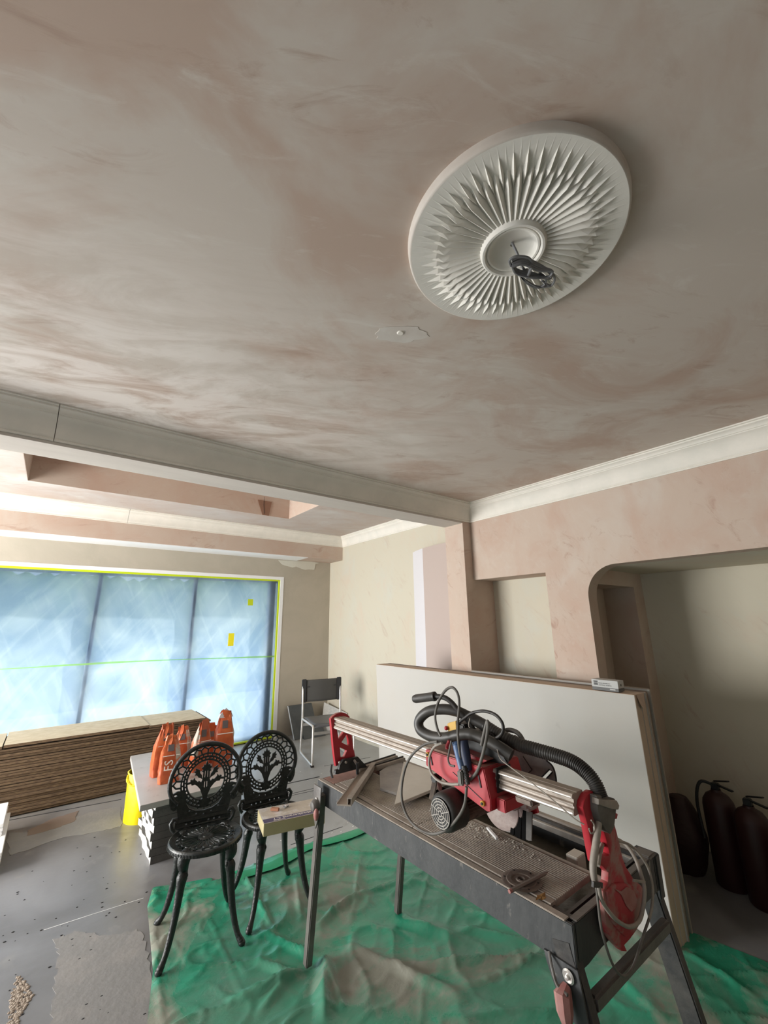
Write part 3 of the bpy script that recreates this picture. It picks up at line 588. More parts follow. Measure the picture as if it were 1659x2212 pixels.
# carriage: sloping red box around the rail
C0, C1 = 1.198, 1.392
prof = [(1.300, 1.106), (1.300, 1.050), (1.020, .982), (1.003, .986), (1.000, 1.020), (1.022, 1.106)]
cg = part(MB().prism(prof, C0, C1, 'X'), 'carriage', D['red'], bevel=.003)
MB().box(C0+.012, C1-.012, 1.055, 1.29, 1.106, 1.112).build('top_plate', D['redtop'], cg, bevel=.002)
MB().prism([(1.055, 1.106), (1.03, 1.120), (1.16, 1.128), (1.19, 1.106)], C0+.03, C1-.004, 'X').build('raised_cowl', D['red'], cg, bevel=.002)
for y0, z0, z1 in ((1.262, 1.060, 1.088), (1.035, 1.046, 1.082)):
    MB().bar((C0-.001, y0, z0), (C0-.001, y0+.008, z1), .005, .004, up=(1, 0, 0)).build('slot', D['black'], cg)
for y0, z0 in ((1.030, 1.003), (1.283, 1.092)):
    MB().tube([(C0+.002, y0, z0), (C0-.007, y0, z0)], .008, 12).build('bolt', D['ysw'], cg, smooth=40); MB().tube([(C0-.004, y0, z0), (C0-.010, y0, z0)], .0045, 8).build('bolt_head', D['black'], cg, smooth=40)
MB().bar((C0-.0005, 1.16, 1.062), (C0-.0005, 1.033, 1.012), .002, .003, up=(1, 0, 0)).build('fold_line', D['black'], cg)
MB().plate([[(R0-.008, 1.032), (R1+.008, 1.032), (R1+.008, 1.103), (R0-.008, 1.103)]], .004, MXZ(.999)).build('rail_seal', D['black'], cg)
MB().box(1.225, C1, .965, 1.0, .985, 1.022).build('lower_wing', D['red'], cg, bevel=.003)
# motor under the carriage
MC = Vector((0, 1.163, .950)); MX = lambda x: Matrix.Translation((x, MC.y, MC.z)) @ Matrix.Rotation(R(90), 4, 'Y')
fin = []
for k in range(64):
    a = 2*math.pi*k/64; rr_ = .050 if k % 2 else .0435; fin.append((MC.y+rr_*math.cos(a), MC.z+rr_*math.sin(a)))
part(MB().prism(fin, 1.20, 1.40, 'X'), 'motor', D['fins'])
fc = part(MB().lathe([(.046, -.0), (.052, .002), (.058, .010), (.060, .022), (.060, .075), (.050, .080), (.0001, .080)], MX(1.135), 28), 'fan_cover', D['rub'], smooth=40)
MB().lathe([(.045, -.004), (.0001, -.004)], MX(1.135), 20).build('fan_cover_face', D['black'], fc)
for r_ in (.008, .017, .026, .035, .043):
    MB().tube([Vector((1.130, MC.y+r_*math.cos(a), MC.z+r_*math.sin(a))) for a in [2*math.pi*i/24 for i in range(24)]], .0016, 5, closed=True).build('grille_ring', D['grill'], fc, smooth=60)
for k in range(8):
    a = 2*math.pi*(k+.5)/8; MB().tube([(1.130, MC.y+.006*math.cos(a), MC.z+.006*math.sin(a)), (1.130, MC.y+.045*math.cos(a), MC.z+.045*math.sin(a))], .0014, 5).build('grille_spoke', D['grill'], fc, smooth=60)
a = px(941, 1680, X=1.23); b = px(932, 1728, X=1.22)
part(MB().bar(a, b, .012, .020), 'lock_lever', D['fins'], bevel=.003); part(MB().tube([a+Vector((-.012, 0, 0)), a+Vector((.02, 0, 0))], .014, 12), 'lever_pivot', D['black'], smooth=40)
a = px(946, 1680, X=1.25); part(MB().bar(a, a+Vector((0, -.01, -.04)), .015, .015), 'lever_bracket', D['redk'], bevel=.003)
# blade, guards and rubber flap
BX = 1.452; bc = Vector((BX, 1.155, .905))
YZ = lambda x: Matrix.Translation((x, bc.y, bc.z)) @ Matrix.Rotation(R(90), 4, 'Y')
part(MB().lathe([(.0001, -.001), (.088, -.001), (.088, .001), (.0001, .001)], YZ(BX), 48), 'blade', D['alub'])
part(MB().lathe([(.0001, -.014), (.088, -.014), (.096, -.010), (.096, .010), (.088, .014), (.0001, .014)], YZ(BX), 36, a0=R(80), a1=R(280)), 'lower_guard', D['guard'], smooth=40)
part(MB().lathe([(.0001, -.002), (.080, -.002), (.082, 0), (.080, .002), (.0001, .002)], YZ(BX-.016), 32), 'blade_cover', D['guard'], smooth=40)
gp = [(x-BX*0, z) for x, z in [(lambda p: (p.y, p.z))(px(x, y, X=1.468)) for x, y in [(1060, 1640), (1072, 1605), (1092, 1592), (1112, 1588), (1132, 1600), (1145, 1622), (1180, 1642), (1194, 1656), (1201, 1680), (1202, 1706), (1150, 1745), (1090, 1730)]]]
gh = [(lambda p: (p.y, p.z))(px(x, y, X=1.468)) for x, y in [(1168, 1681), (1187, 1662), (1193, 1666), (1192, 1670), (1174, 1689)]]
gpo = part(MB().plate([gp, gh], .006, MYZ(1.468), bevel=.001), 'upper_guard_plate', D['plateg'], smooth=30)
ol = [px(x, y, X=1.463) for x, y in [(1202, 1706), (1201, 1680), (1194, 1656), (1180, 1642)]]; MB().tube(spline(ol, 5), .003, 6).build('edge_strip', D['black'], gpo, smooth=60)
MB().tube([px(1130, 1634, X=1.463), px(1149, 1663, X=1.463), px(1140, 1671, X=1.463)], .0016, 5).build('label_outline', D['black'], gpo)
for q in (((1168, 1681), (1187, 1662)), ((1178, 1684), (1193, 1668))): MB().tube([px(*q[0], X=1.463), px(*q[1], X=1.463)], .0022, 5).build('slot_edge', D['black'], gpo)
p = px(1108, 1605, X=1.46); MB().tube([p, p+Vector((-.006, 0, 0))], .006, 10).build('bolt', D['alub'], gpo, smooth=40)
part(MB().box(1.40, 1.475, 1.0, 1.16, .93, 1.0), 'guard_arm', D['guard'], bevel=.012)
p = px(1110, 1735, X=1.40); part(MB().lathe([(.0001, -.012), (.018, -.012), (.022, -.006), (.022, .01)], Matrix.Translation(p) @ Matrix.Rotation(R(90), 4, 'Y'), 18), 'guard_boss', D['guard'], smooth=40)
part(MB().plate([[(lambda p: (p.y, p.z))(px(x, y, X=1.475)) for x, y in [(1126, 1735), (1158, 1735), (1163, 1756), (1150, 1758), (1130, 1756)]]], .012, MYZ(1.475)), 'guard_foot', D['red'])
rgf = random.Random(9)
for k in range(9):
    t = k/8; a = px(1112+t*34, 1750+t*3, X=1.445); b = px(1107+t*40+rgf.uniform(-1, 1), 1808+t*10-10*abs(t-.6), X=1.435)
    part(MB().bar(a, b+Vector((rgf.uniform(-.006, .006), 0, 0)), .005, .015, up=(0, 1, 0)), 'rubber_flap', D['flap'] if k < 7 else D['hosedust'])
# crossed splash tube and pressed lugs beneath the rail
part(MB().box(1.245, 1.30, .88, .94, 1.022, 1.041), 'rail_stop', D['fins'], bevel=.004)
# motor controls on top: black box, yellow switch, blue plug
part(MB().hexa([px(1002, 1640, X=1.27), px(1100, 1652, X=1.27), px(1104, 1640, X=1.36), px(1015, 1628, X=1.36)], [px(1000, 1575, X=1.27), px(1060, 1583, X=1.27), px(1070, 1578, X=1.35), px(1008, 1568, X=1.35)]), 'motor_housing', D['black'], bevel=.005)
part(MB().box(1.262, 1.322, 1.155, 1.215, 1.112, 1.205), 'switch_box', D['rub'], bevel=.004)
sw = part(MB().hexa([px(968, 1582, X=1.25), px(986, 1580, X=1.25), px(988, 1578, X=1.28), px(970, 1580, X=1.28)], [px(966, 1563, X=1.25), px(985, 1557, X=1.25), px(988, 1556, X=1.28), px(970, 1561, X=1.28)]), 'switch', D['ysw'], bevel=.002)
p = px(964, 1573, X=1.245); MB().ball(p, .008, 6).build('stop_button', D['red'], sw, smooth=60)
a, b = px(984, 1603, X=1.19), px(997, 1662, X=1.175)
part(MB().tube([a, a.lerp(b, .12), a.lerp(b, .13), a.lerp(b, .8), b], [.013, .0145, .013, .0105, .009], 12), 'blue_socket', D['blue'], smooth=40)
a, b = px(1000, 1600, X=1.20), px(1012, 1665, X=1.19)
part(MB().tube([a, a.lerp(b, .5), b], [.017, .017, .013], 12), 'dark_blue_plug', mat('navy_plug', (.02, .03, .07), .5), smooth=40)
a, b = px(1003, 1655, X=1.18), px(1011, 1695, X=1.17); part(MB().tube([a, b], [.011, .008], 10), 'cable_gland', D['rub'], smooth=40)
for k in range(5): part(MB().tube([a.lerp(b, .15+.16*k), a.lerp(b, .22+.16*k)], .0125-.0006*k, 10), 'gland_ridge', D['rub'])
a, b = px(994, 1664, X=1.165), px(997, 1697, X=1.16); part(MB().bar(a, b, .022, .016, up=(1, 0, 0)), 'grey_plug', D['hosedust'], bevel=.004)
part(MB().tube([px(971, 1600, X=1.2), px(965, 1612, X=1.2), px(966, 1618, X=1.2)], .006, 8), 'red_clip', D['red'], smooth=40)
# push handle
gr = px(893, 1510, X=1.22); g2 = px(940, 1504, X=1.24)
hd = part(MB().tube([gr, gr.lerp(g2, .02), gr.lerp(g2, .12), gr.lerp(g2, .9), gr.lerp(g2, .92), g2], [.006, .013, .0165, .0165, .018, .0175], 14), 'grip', D['rub'], smooth=50)
part(MB().tube(spline([g2, px(960, 1507, X=1.25), px(975, 1517, X=1.26), px(988, 1532, X=1.27), px(1012, 1558, X=1.29), px(1030, 1590, X=1.30)], 6), .0095, 12), 'handle_bar', D['rub'], smooth=60)
# corrugated hose: smooth sleeve loop then ribbed run to the far socket
hp = [px(x, y, X=X) for x, y, X in [(1297, 1722, 1.345), (1284, 1690, 1.345), (1262, 1664, 1.345), (1235, 1645, 1.345), (1200, 1632, 1.345), (1160, 1620, 1.34), (1120, 1608, 1.335), (1080, 1588, 1.325), (1045, 1566, 1.315), (1012, 1548, 1.30)]]
P = spline(hp, 30)
rad = [(.0190+.0030*((i % 4) < 2)) if i < 195 else .0205+(.0012*((i % 4) < 2) if i < 240 else 0) for i in range(len(P))]
part(MB().tube(P, rad, 12), 'ribbed_hose', D['hose'], smooth=60)
P = spline([hp[-1], px(985, 1536, X=1.28), px(955, 1532, X=1.26), px(925, 1537, X=1.24), px(906, 1555, X=1.23), px(908, 1576, X=1.225), px(930, 1590, X=1.22), px(960, 1594, X=1.22), px(990, 1588, X=1.225), px(1015, 1586, X=1.235), px(1045, 1596, X=1.245), px(1080, 1615, X=1.255), px(1105, 1632, X=1.265)], 8)
part(MB().tube(P, .0195, 14), 'hose_loop', D['hose'], smooth=60)
# cables
def cable(name, pts, X, r=.004, mm='hosedust', n=7):
    if not isinstance(X, (list, tuple)): X = [X]*len(pts)
    part(MB().tube(spline([px(x, y, X=q) for (x, y), q in zip(pts, X)], n), r, 8), name, D[mm], smooth=60)
cable('cable', [(1000, 1675), (995, 1640), (990, 1600), (989, 1560), (992, 1520), (988, 1497), (977, 1485), (964, 1490), (952, 1506), (944, 1525), (940, 1550), (945, 1575), (952, 1590)], 1.18, .0048)
cable('cable', [(945, 1602), (920, 1607), (895, 1625), (878, 1652), (869, 1690), (868, 1725), (878, 1760), (900, 1787), (930, 1801), (960, 1795), (985, 1772), (1003, 1740), (1008, 1700)], 1.14, .0048)
cable('cable', [(955, 1605), (940, 1612), (930, 1628), (927, 1650), (933, 1672), (950, 1688), (972, 1694), (992, 1694)], 1.16, .0048, 'cablew')
cable('cable', [(1010, 1690), (1030, 1668), (1040, 1640), (1050, 1600), (1054, 1570), (1053, 1558), (1049, 1570), (1040, 1610)], 1.19, .0055)
cable('cable', [(960, 1603), (970, 1588), (980, 1572), (990, 1562), (1005, 1550), (1020, 1540), (1045, 1536), (1070, 1544), (1085, 1562), (1086, 1580), (1076, 1592), (1060, 1600)], 1.26, .0055, 'rub')
cable('cable', [(1075, 1595), (1085, 1582), (1100, 1577), (1118, 1583), (1130, 1600), (1133, 1618)], 1.36, .008)
cable('thin_wire', [(1015, 1552), (1013, 1570), (1030, 1582), (1055, 1597), (1072, 1613), (1080, 1638), (1100, 1655), (1150, 1692), (1200, 1733), (1240, 1768), (1262, 1781)], [1.25, 1.25, 1.25, 1.25, 1.24, 1.23, 1.22, 1.22, 1.225, 1.23, 1.24], .0018, 'cablew', 3)
cable('thin_wire', [(975, 1600), (970, 1625), (968, 1640), (972, 1652), (982, 1655)], 1.17, .0035)
def cabY(pts, Y, r=.005, mm='cablew', name='cable'):
    if not isinstance(Y, (list, tuple)): Y = [Y]*len(pts)
    part(MB().tube(spline([px(x, y, Y=q) for (x, y), q in zip(pts, Y)], 7), r, 8), name, D[mm], smooth=60)
cabY([(1296, 1765), (1291, 1795), (1286, 1830), (1281, 1870), (1284, 1900), (1290, 1912)], .71, [.008+.0015*math.sin(i*.1) for i in range(36)], 'cablew')
cabY([(1293, 1915), (1298, 1940), (1312, 1965), (1335, 1990), (1360, 2002), (1380, 1990), (1389, 1960), (1392, 1920), (1382, 1880), (1370, 1850), (1352, 1825), (1330, 1812), (1308, 1815), (1298, 1835), (1292, 1870)], [.70]*8+[.71, .73, .76, .78, .76, .72, .71], .0055)
cabY([(1330, 1815), (1360, 1825), (1385, 1850), (1402, 1880), (1410, 1920), (1408, 1960), (1402, 1985)], [.76, .75, .73, .72, .715, .715, .715], .004)
cabY([(1288, 1912), (1292, 1950), (1298, 2000), (1308, 2040), (1322, 2080), (1338, 2104), (1352, 2108), (1366, 2092), (1378, 2060), (1390, 2020), (1402, 1985)], .705, .0035, 'hosedust')
cabY([(1272, 1790), (1277, 1800), (1284, 1795), (1283, 1780), (1277, 1772)], .71, .002)
part(MB().bar(px(1368, 1902, Y=.70), px(1393, 1905, Y=.70), .004, .006), 'cable_tie', D['cablew']); part(MB().bar(px(1280, 1910, Y=.70), px(1300, 1912, Y=.70), .006, .012), 'cable_tie', D['legdark'])
# legs: folded outwards at either end, pivot plates, knobs and braces
def leg(x, y0, y1, sgn, wide, far):
    lg = part(MB().bar((x, y0, .76), (x+sgn*.018, y1, .012), .034, wide, up=(0, 1, 0)), 'leg', D['legmetal'] if far else D['legdark'], bevel=.004)
    return lg
l1 = leg(1.176, 2.035, 2.165, 1, .036, True); l2 = leg(1.742, 2.05, 2.18, 1, .034, True)
l3 = leg(1.205, .79, .60, 1, .058, False); l4 = leg(1.728, .800, .64, 2, .062, False)
tag(l3, None); 
pl = part(MB().plate([[(2.002, .80), (2.07, .80), (2.072, .70), (2.062, .655), (2.045, .62), (2.03, .655), (2.008, .70)]], .006, MYZ(1.153), bevel=.001), 'pivot_plate', D['legmetal'], smooth=30)
MB().tube([(1.152, 2.035, .745), (1.144, 2.035, .745)], .009, 12).build('bolt', D['alub'], pl, smooth=40)
kn = px(681, 1740, X=1.14); part(MB().lathe([(.0001, -.02), (.018, -.018), (.026, -.008), (.027, .012), (.016, .02), (.014, .03)], Matrix.Translation(kn) @ Matrix.Rotation(R(90), 4, 'Y'), 14), 'locking_knob', D['legmetal'], smooth=40)
kn = px(683, 1760, X=1.125); part(MB().ball(kn, .016, 6, sc=(.8, .9, 1.6)), 'locking_lever', D['redk'], smooth=60)
pl = part(MB().plate([[(.745, .715), (.838, .715), (.832, .69), (.812, .645), (.80, .60), (.728, .60)]], .006, MYZ(1.186), bevel=.001), 'pivot_plate', D['darkmetal'], smooth=30)
p = px(1229, 2108, X=1.181); MB().lathe([(.011, .0), (.015, -.002), (.016, -.004), (.012, -.007), (.006, -.006), (.005, -.012), (.0001, -.013)], Matrix.Translation(p) @ Matrix.Rotation(R(90), 4, 'Y'), 16).build('bolt', D['alub'], pl, smooth=40)
kn = px(1218, 2172, X=1.155); part(MB().tube([kn+Vector((.02, .0, .03)), kn+Vector((.0, .0, .02)), kn+Vector((-.004, -.004, -.01)), kn+Vector((0, -.004, -.04))], [.012, .022, .020, .011], 8), 'locking_lever', D['redk'], smooth=30)
part(MB().tube(spline([px(1186, 2055, X=1.18), px(1192, 2090, X=1.165), px(1205, 2130, X=1.155), px(1226, 2150, X=1.15)], 5), .004, 6), 'release_wire', D['legmetal'], smooth=60)
part(MB().bar((1.228, .742, .632), (1.712, .742, .622), .028, .036), 'cross_brace', D['legmetal'], bevel=.006)
part(MB().box(SX1-.002, SX1+.03, SY0-.004, SY0+.07, .68, ST), 'leg_bracket', D['darkmetal'], bevel=.003)
# ------------------------------------------------------------------ things lying on the saw
ang = empty('angle_fence', px(790, 1690, Z=ST+.01)); tag(ang, 'dusty aluminium angle fence lying diagonally across the saw table, end overhanging', 'guide')
a, b = px(742, 1738, Z=ST+.015), px(797, 1658, Z=ST+.015); sd = (b-a).cross(Vector((0, 0, 1))).normalized()
MB().prism([(0, 0), (.062, 0), (.062, .004), (.0, .004)], 0, 1, 'Z').v
def along(name, w0, w1, h0, h1, mm, a=a, b=b, ext=(0, 0)):
    d = (b-a).normalized(); A = a-d*ext[0]; B = b+d*ext[1]
    f = lambda P, w_, h: P+sd*w_+Vector((0, 0, h))
    MB().hexa([f(A, w0, h0), f(A, w1, h0), f(B, w1, h0), f(B, w0, h0)], [f(A, w0, h1), f(A, w1, h1), f(B, w1, h1), f(B, w0, h1)]).build(name, mm, ang, bevel=.001)
along('base_flange', -.030, .034, -.006, 0, D['alu']); along('raised_web', .016, .020, 0, .024, D['alu']); along('raised_web', .032, .036, 0, .022, D['deck']); along('web_cap', .014, .038, .022, .026, D['deck']); along('edge_bead', -.032, -.028, 0, .005, D['alub'])
gt = [px(x, y, Z=ST+.010) for x, y in ((821, 1706), (857, 1717), (880, 1665), (868, 1649), (842, 1655), (820, 1669))]
tag(MB().prism([(p.x, p.y) for p in gt], ST+.007, ST+.017, 'Z').build('grey_tile', D['tileg'], bevel=.0015), 'dusty grey stone tile offcut lying flat on the saw deck', 'tile')
wt_ = [px(x, y, Z=ST+.030) for x, y in ((852, 1738), (931, 1706), (965, 1690), (944, 1669), (872, 1645))]
tag(MB().prism([(p.x, p.y) for p in wt_], ST+.0185, ST+.030, 'Z').build('pale_tile', D['tilew'], bevel=.001), 'pale cream tile cut at an angle, lying on the grey tile beside the saw carriage', 'tile')
dc = px(1126, 1901, Z=ST+.012)
dsk = tag(MB().lathe([(.010, -.002), (.057, -.002), (.059, 0), (.057, .001), (.044, .001), (.042, .003), (.030, .003), (.028, .001), (.016, .001), (.014, .004), (.010, .004), (.010, -.002)], Matrix.Translation(dc), 40).build('cutting_disc', D['disc'], smooth=30), 'rusty round cutting disc lying on the saw deck', 'disc')
for k in range(6):
    a_ = k*1.05; p = dc+Vector((.049*math.cos(a_), .049*math.sin(a_), .0012)); MB().lathe([(.0001, .0008), (.003, .0008), (.003, 0)], Matrix.Translation(p), 8).build('vent_hole', D['black'], dsk)
a, b = px(1100, 1926, Z=ST+.020), px(1178, 1886, Z=ST+.020)
pn = empty('carpenter_pencil', a.lerp(b, .5)); tag(pn, 'grey carpenter pencil resting across the rusty cutting disc', 'pencil')
MB().tube([a.lerp(b, .06), b], .0052, 6).build('shaft', D['pencil'], pn); MB().tube([a, a.lerp(b, .06)], .0054, 6).build('end', D['redk'], pn); MB().tube([b, b+(b-a).normalized()*.012], [.0050, .001], 6).build('tip', D['pencil'], pn)
lf = px(1170, 1939, Z=ST+.009)
m = MB(); vs = [lf+Vector((.020*math.cos(t)*(1+.35*math.sin(3*t)), .010*math.sin(t)*(1+.3*math.cos(4*t)), .004*abs(math.sin(2.3*t)))) for t in [i*2*math.pi/14 for i in range(14)]]
m.add([lf+Vector((0, 0, .003))]+vs, [(0, i+1, (i+1) % 14+1) for i in range(14)]); m.add([lf+Vector((0, 0, .0))]+[v-Vector((0, 0, .001)) for v in vs], [(0, (i+1) % 14+1, i+1) for i in range(14)])
tag(m.build('dry_leaf', D['leaf']), 'curled brown dried leaf on the saw deck beside the cutting disc', 'leaf')
a, b = px(1053, 1788, Z=ST+.01), px(1074, 1812, Z=ST+.01)
tag(MB().bar(a, b, .010, .008).build('tile_sliver', D['white'], bevel=.001), 'thin white sliver of tile on the saw deck under the blade', 'tile sliver')
rgd = random.Random(2); m = MB()
for k in range(140):
    x = rgd.gauss(1.40, .02); y = rgd.gauss(1.22, .11); m.ball((x, y, ST+.006), rgd.uniform(.001, .0045), 3, sc=(1, 1, .6))
tag(m.build('tile_dust', D['tilew']), 'pale tile dust and crumbs heaped along the cutting line', 'dust', kind='stuff')
# ------------------------------------------------------------------ green polythene dust sheet, creased and dusty
def inside(x, y, poly):
    c = False; n = len(poly); j = n-1
    for i in range(n):
        xi, yi = poly[i]; xj, yj = poly[j]
        if (yi > y) != (yj > y) and x < (xj-xi)*(y-yi)/(yj-yi)+xi: c = not c
        j = i
    return c
gpx = [(318, 2212), (330, 2100), (318, 1960), (330, 1918), (400, 1908), (457, 1897), (462, 1906), (505, 1885), (560, 1862), (640, 1830), (720, 1808), (800, 1782), (860, 1800)]
gpoly = [(p.x, p.y) for p in [px(x, y, Z=0) for x, y in gpx]]+[(2.6, 2.9), (2.62, 1.35), (2.86, 1.10), (2.90, .85), (2.9, .2), (2.9, -.6), (.3, -.6), (.45, 1.6)]
folds = []          # (ax, ay, bx, by, height, width)
def fold(x0, y0, x1, y1, h, wd):
    a = px(x0, y0, Z=0); b = px(x1, y1, Z=0); folds.append((a.x, a.y, b.x, b.y, h, wd))
for q in [(500, 2165, 690, 2090, .035, .03), (700, 2085, 560, 2010, .022, .03), (520, 1880, 590, 2010, .025, .022), (700, 2090, 700, 2212, .045, .05), (690, 2000, 760, 1940, .03, .03), (700, 2075, 740, 2180, .03, .03),
          (640, 1900, 650, 1990, .018, .02), (330, 2000, 350, 2212, .012, .02), (780, 1850, 760, 1990, .015, .02), (740, 1950, 880, 1900, .02, .035), (900, 2090, 1200, 2075, .035, .035), (760, 2050, 1000, 2160, .025, .04), (860, 1990, 1000, 2040, .025, .05),
          (930, 1880, 900, 1985, .012, .015), (1000, 2010, 1170, 2050, .03, .04), (560, 2080, 640, 2110, .02, .03), (620, 2120, 560, 2190, .02, .03), (1000, 1960, 1200, 2060, .02, .05), (1480, 2060, 1640, 2160, .015, .03), (1320, 2100, 1430, 2200, .02, .04), (350, 1930, 470, 1925, .012, .02), (440, 1960, 540, 2190, .006, .012)]: fold(*q)
leg_pts = [(px(667, 2085, Z=0).x, px(667, 2085, Z=0).y), (px(833, 1990, Z=0).x, px(833, 1990, Z=0).y), (1.2, .63), (1.76, .64)]
feet_xy = []
def gh_(x, y):
    z = .003+.003*(noise.noise(Vector((x*4, y*4, 2)))+.4)+.0018*noise.noise(Vector((x*14, y*9, 5)))
    rn = 1-abs(noise.noise(Vector((x*3.2+.6*y, y*3.2, 9))))*2; z += .012*max(0, rn)**9
    rn = 1-abs(noise.noise(Vector((x*6-2*y, y*6+x, 19))))*2; z += .005*max(0, rn)**7
    for ax, ay, bx, by, h, wd in folds:
        dx, dy = bx-ax, by-ay; L2 = dx*dx+dy*dy; t = ((x-ax)*dx+(y-ay)*dy)/L2; tt = min(1, max(0, t))
        d = math.hypot(x-ax-dx*tt, y-ay-dy*tt)+.004*noise.noise(Vector((x*12, y*12, 0)))
        if d < wd*2.2: z += h*math.sin(math.pi*min(1, max(0, .12+.8*tt)))*max(0, 1-d/wd/1.1 if d < wd*1.1 else 0)**1.3
    k = 1
    for fx_, fy_ in leg_pts+feet_xy:
        d = math.hypot(x-fx_, y-fy_); k = min(k, max(.0, (d-.025)/.05))
    return .002+max(0, z-.002)*k
for x, y in [(330, 2105), (512, 2022), (345, 1968), (532, 2030), (508, 1935), (625, 1888), (683, 1955)]:
    p = px(x, y, Z=0); feet_xy.append((p.x, p.y))
g = .0125; x0, x1, y0, y1 = .45, 3.2, .0, 3.35; nx = int((x1-x0)/g); ny = int((y1-y0)/g)
idx = {}; vs = []; fs = []
ins = [[False]*(ny+1) for _ in range(nx+1)]
for i in range(nx+1):
    for j in range(ny+1):
        x = x0+i*g; y = y0+j*g
        ins[i][j] = inside(x, y, gpoly)
def vid(i, j):
    if (i, j) not in idx:
        idx[(i, j)] = len(vs); x = x0+i*g; y = y0+j*g
        vs.append((x+.004*noise.noise(Vector((x*9, y*9, 0))), y+.004*noise.noise(Vector((x*9, y*9, 7))), gh_(x, y)))
    return idx[(i, j)]
for i in range(nx):
    for j in range(ny):
        if ins[i][j] and ins[i+1][j] and ins[i][j+1] and ins[i+1][j+1]: fs.append((vid(i, j), vid(i+1, j), vid(i+1, j+1), vid(i, j+1)))
cnt = [0]*len(vs)
for q in fs:
    for i in q: cnt[i] += 1
for i, c_ in enumerate(cnt):            # pull the rim vertices onto the cut edge of the sheet
    if c_ < 4:
        x, y, z = vs[i]; best = None
        for k in range(len(gpoly)):
            ax, ay = gpoly[k]; bx, by = gpoly[(k+1) % len(gpoly)]; dx, dy = bx-ax, by-ay; t = min(1, max(0, ((x-ax)*dx+(y-ay)*dy)/(dx*dx+dy*dy)))
            d = math.hypot(x-ax-dx*t, y-ay-dy*t)
            if best is None or d < best[0]: best = (d, ax+dx*t, ay+dy*t)
        vs[i] = (best[1], best[2], min(z, .004))
mb = MB(); mb.add(vs, fs)
m = bpy.data.materials.new('green_polythene'); m.use_nodes = True; nt = m.node_tree; N = nt.nodes; L = nt.links; b = N['Principled BSDF']
tc = N.new('ShaderNodeTexCoord')
def nzg(scale, det, dist, lo, hi, sc=(1, 1, 1), loc=(0, 0, 0)):
    mp = N.new('ShaderNodeMapping'); mp.inputs['Scale'].default_value = sc; mp.inputs['Location'].default_value = loc; L.new(tc.outputs['Object'], mp.inputs[0])
    n = N.new('ShaderNodeTexNoise'); n.inputs['Scale'].default_value = scale; n.inputs['Detail'].default_value = det; n.inputs['Distortion'].default_value = dist; n.inputs['Roughness'].default_value = .65; L.new(mp.outputs[0], n.inputs['Vector'])
    r = N.new('ShaderNodeMapRange'); r.inputs[1].default_value = lo; r.inputs[2].default_value = hi; L.new(n.outputs[0], r.inputs[0]); return r.outputs[0]
def mixg(f, a, c, k=1.0):
    q = N.new('ShaderNodeMath'); q.operation = 'MULTIPLY'; q.inputs[1].default_value = k; L.new(f, q.inputs[0])
    x = N.new('ShaderNodeMix'); x.data_type = 'RGBA'; L.new(q.outputs[0], x.inputs[0])
    if isinstance(a, tuple): x.inputs[6].default_value = (*a, 1)
    else: L.new(a, x.inputs[6])
    x.inputs[7].default_value = (*c, 1); return x.outputs[2]
c = mixg(nzg(2.2, 8, .8, .35, .65), (.02, .22, .125), (.035, .33, .20))
c = mixg(nzg(1.5, 9, .9, .46, .66), c, (.13, .24, .18), .75)
dustf = nzg(1.25, 10, .7, .50, .60, loc=(2.3, .4, 0)); c = mixg(dustf, c, (.30, .27, .23), .85)
c = mixg(nzg(9, 8, .5, .60, .75), c, (.34, .32, .28), .5)
L.new(c, b.inputs['Base Color'])
mr = N.new('ShaderNodeMapRange'); mr.inputs[3].default_value = .24; mr.inputs[4].default_value = .7; L.new(dustf, mr.inputs[0]); L.new(mr.outputs[0], b.inputs['Roughness'])
bp = N.new('ShaderNodeBump'); bp.inputs['Strength'].default_value = .35; bp.inputs['Distance'].default_value = .006; L.new(nzg(14, 7, 1.2, 0, 1, (1, 2, 1)), bp.inputs['Height']); L.new(bp.outputs[0], b.inputs['Normal'])
M['green'] = m
gs = mb.build('dust_sheet', m, smooth=180, fix=False)
tag(gs, 'creased green polythene dust sheet spread on the floor under the saw', 'dust sheet')
# clean overlapping hem along the far edge
hem = []
for k, (x, y) in enumerate([(505, 1890), (560, 1872), (640, 1838), (720, 1814), (800, 1786)]): hem.append(px(x, y, Z=.0))
hp_ = spline(hem, 8); vs = []; fs = []
for k, p in enumerate(hp_):
    dd = (hp_[min(k+1, len(hp_)-1)]-hp_[max(0, k-1)]).normalized(); nn = Vector((dd.y, -dd.x, 0))
    wd = .13-.02*math.sin(k*.4)-.07*(k/len(hp_)); h = .024+.006*noise.noise(Vector((k*.3, 0, 0)))
    vs += [p+nn*-.005+Vector((0, 0, .002)), p+Vector((0, 0, h*.8)), p+nn*wd*.5+Vector((0, 0, h+.006)), p+nn*wd+Vector((0, 0, h*.7))]
    if k:
        for q in range(3): fs.append((4*k-4+q, 4*k+q, 4*k+q+1, 4*k-4+q+1))
mb = MB(); mb.add(vs, fs)
mb.build('folded_hem', mat('bright_green_polythene', (.012, .36, .17), .3, var=(.02, .28, .14), vscale=6, bump=.3, bscale=12), gs, smooth=180, fix=False)
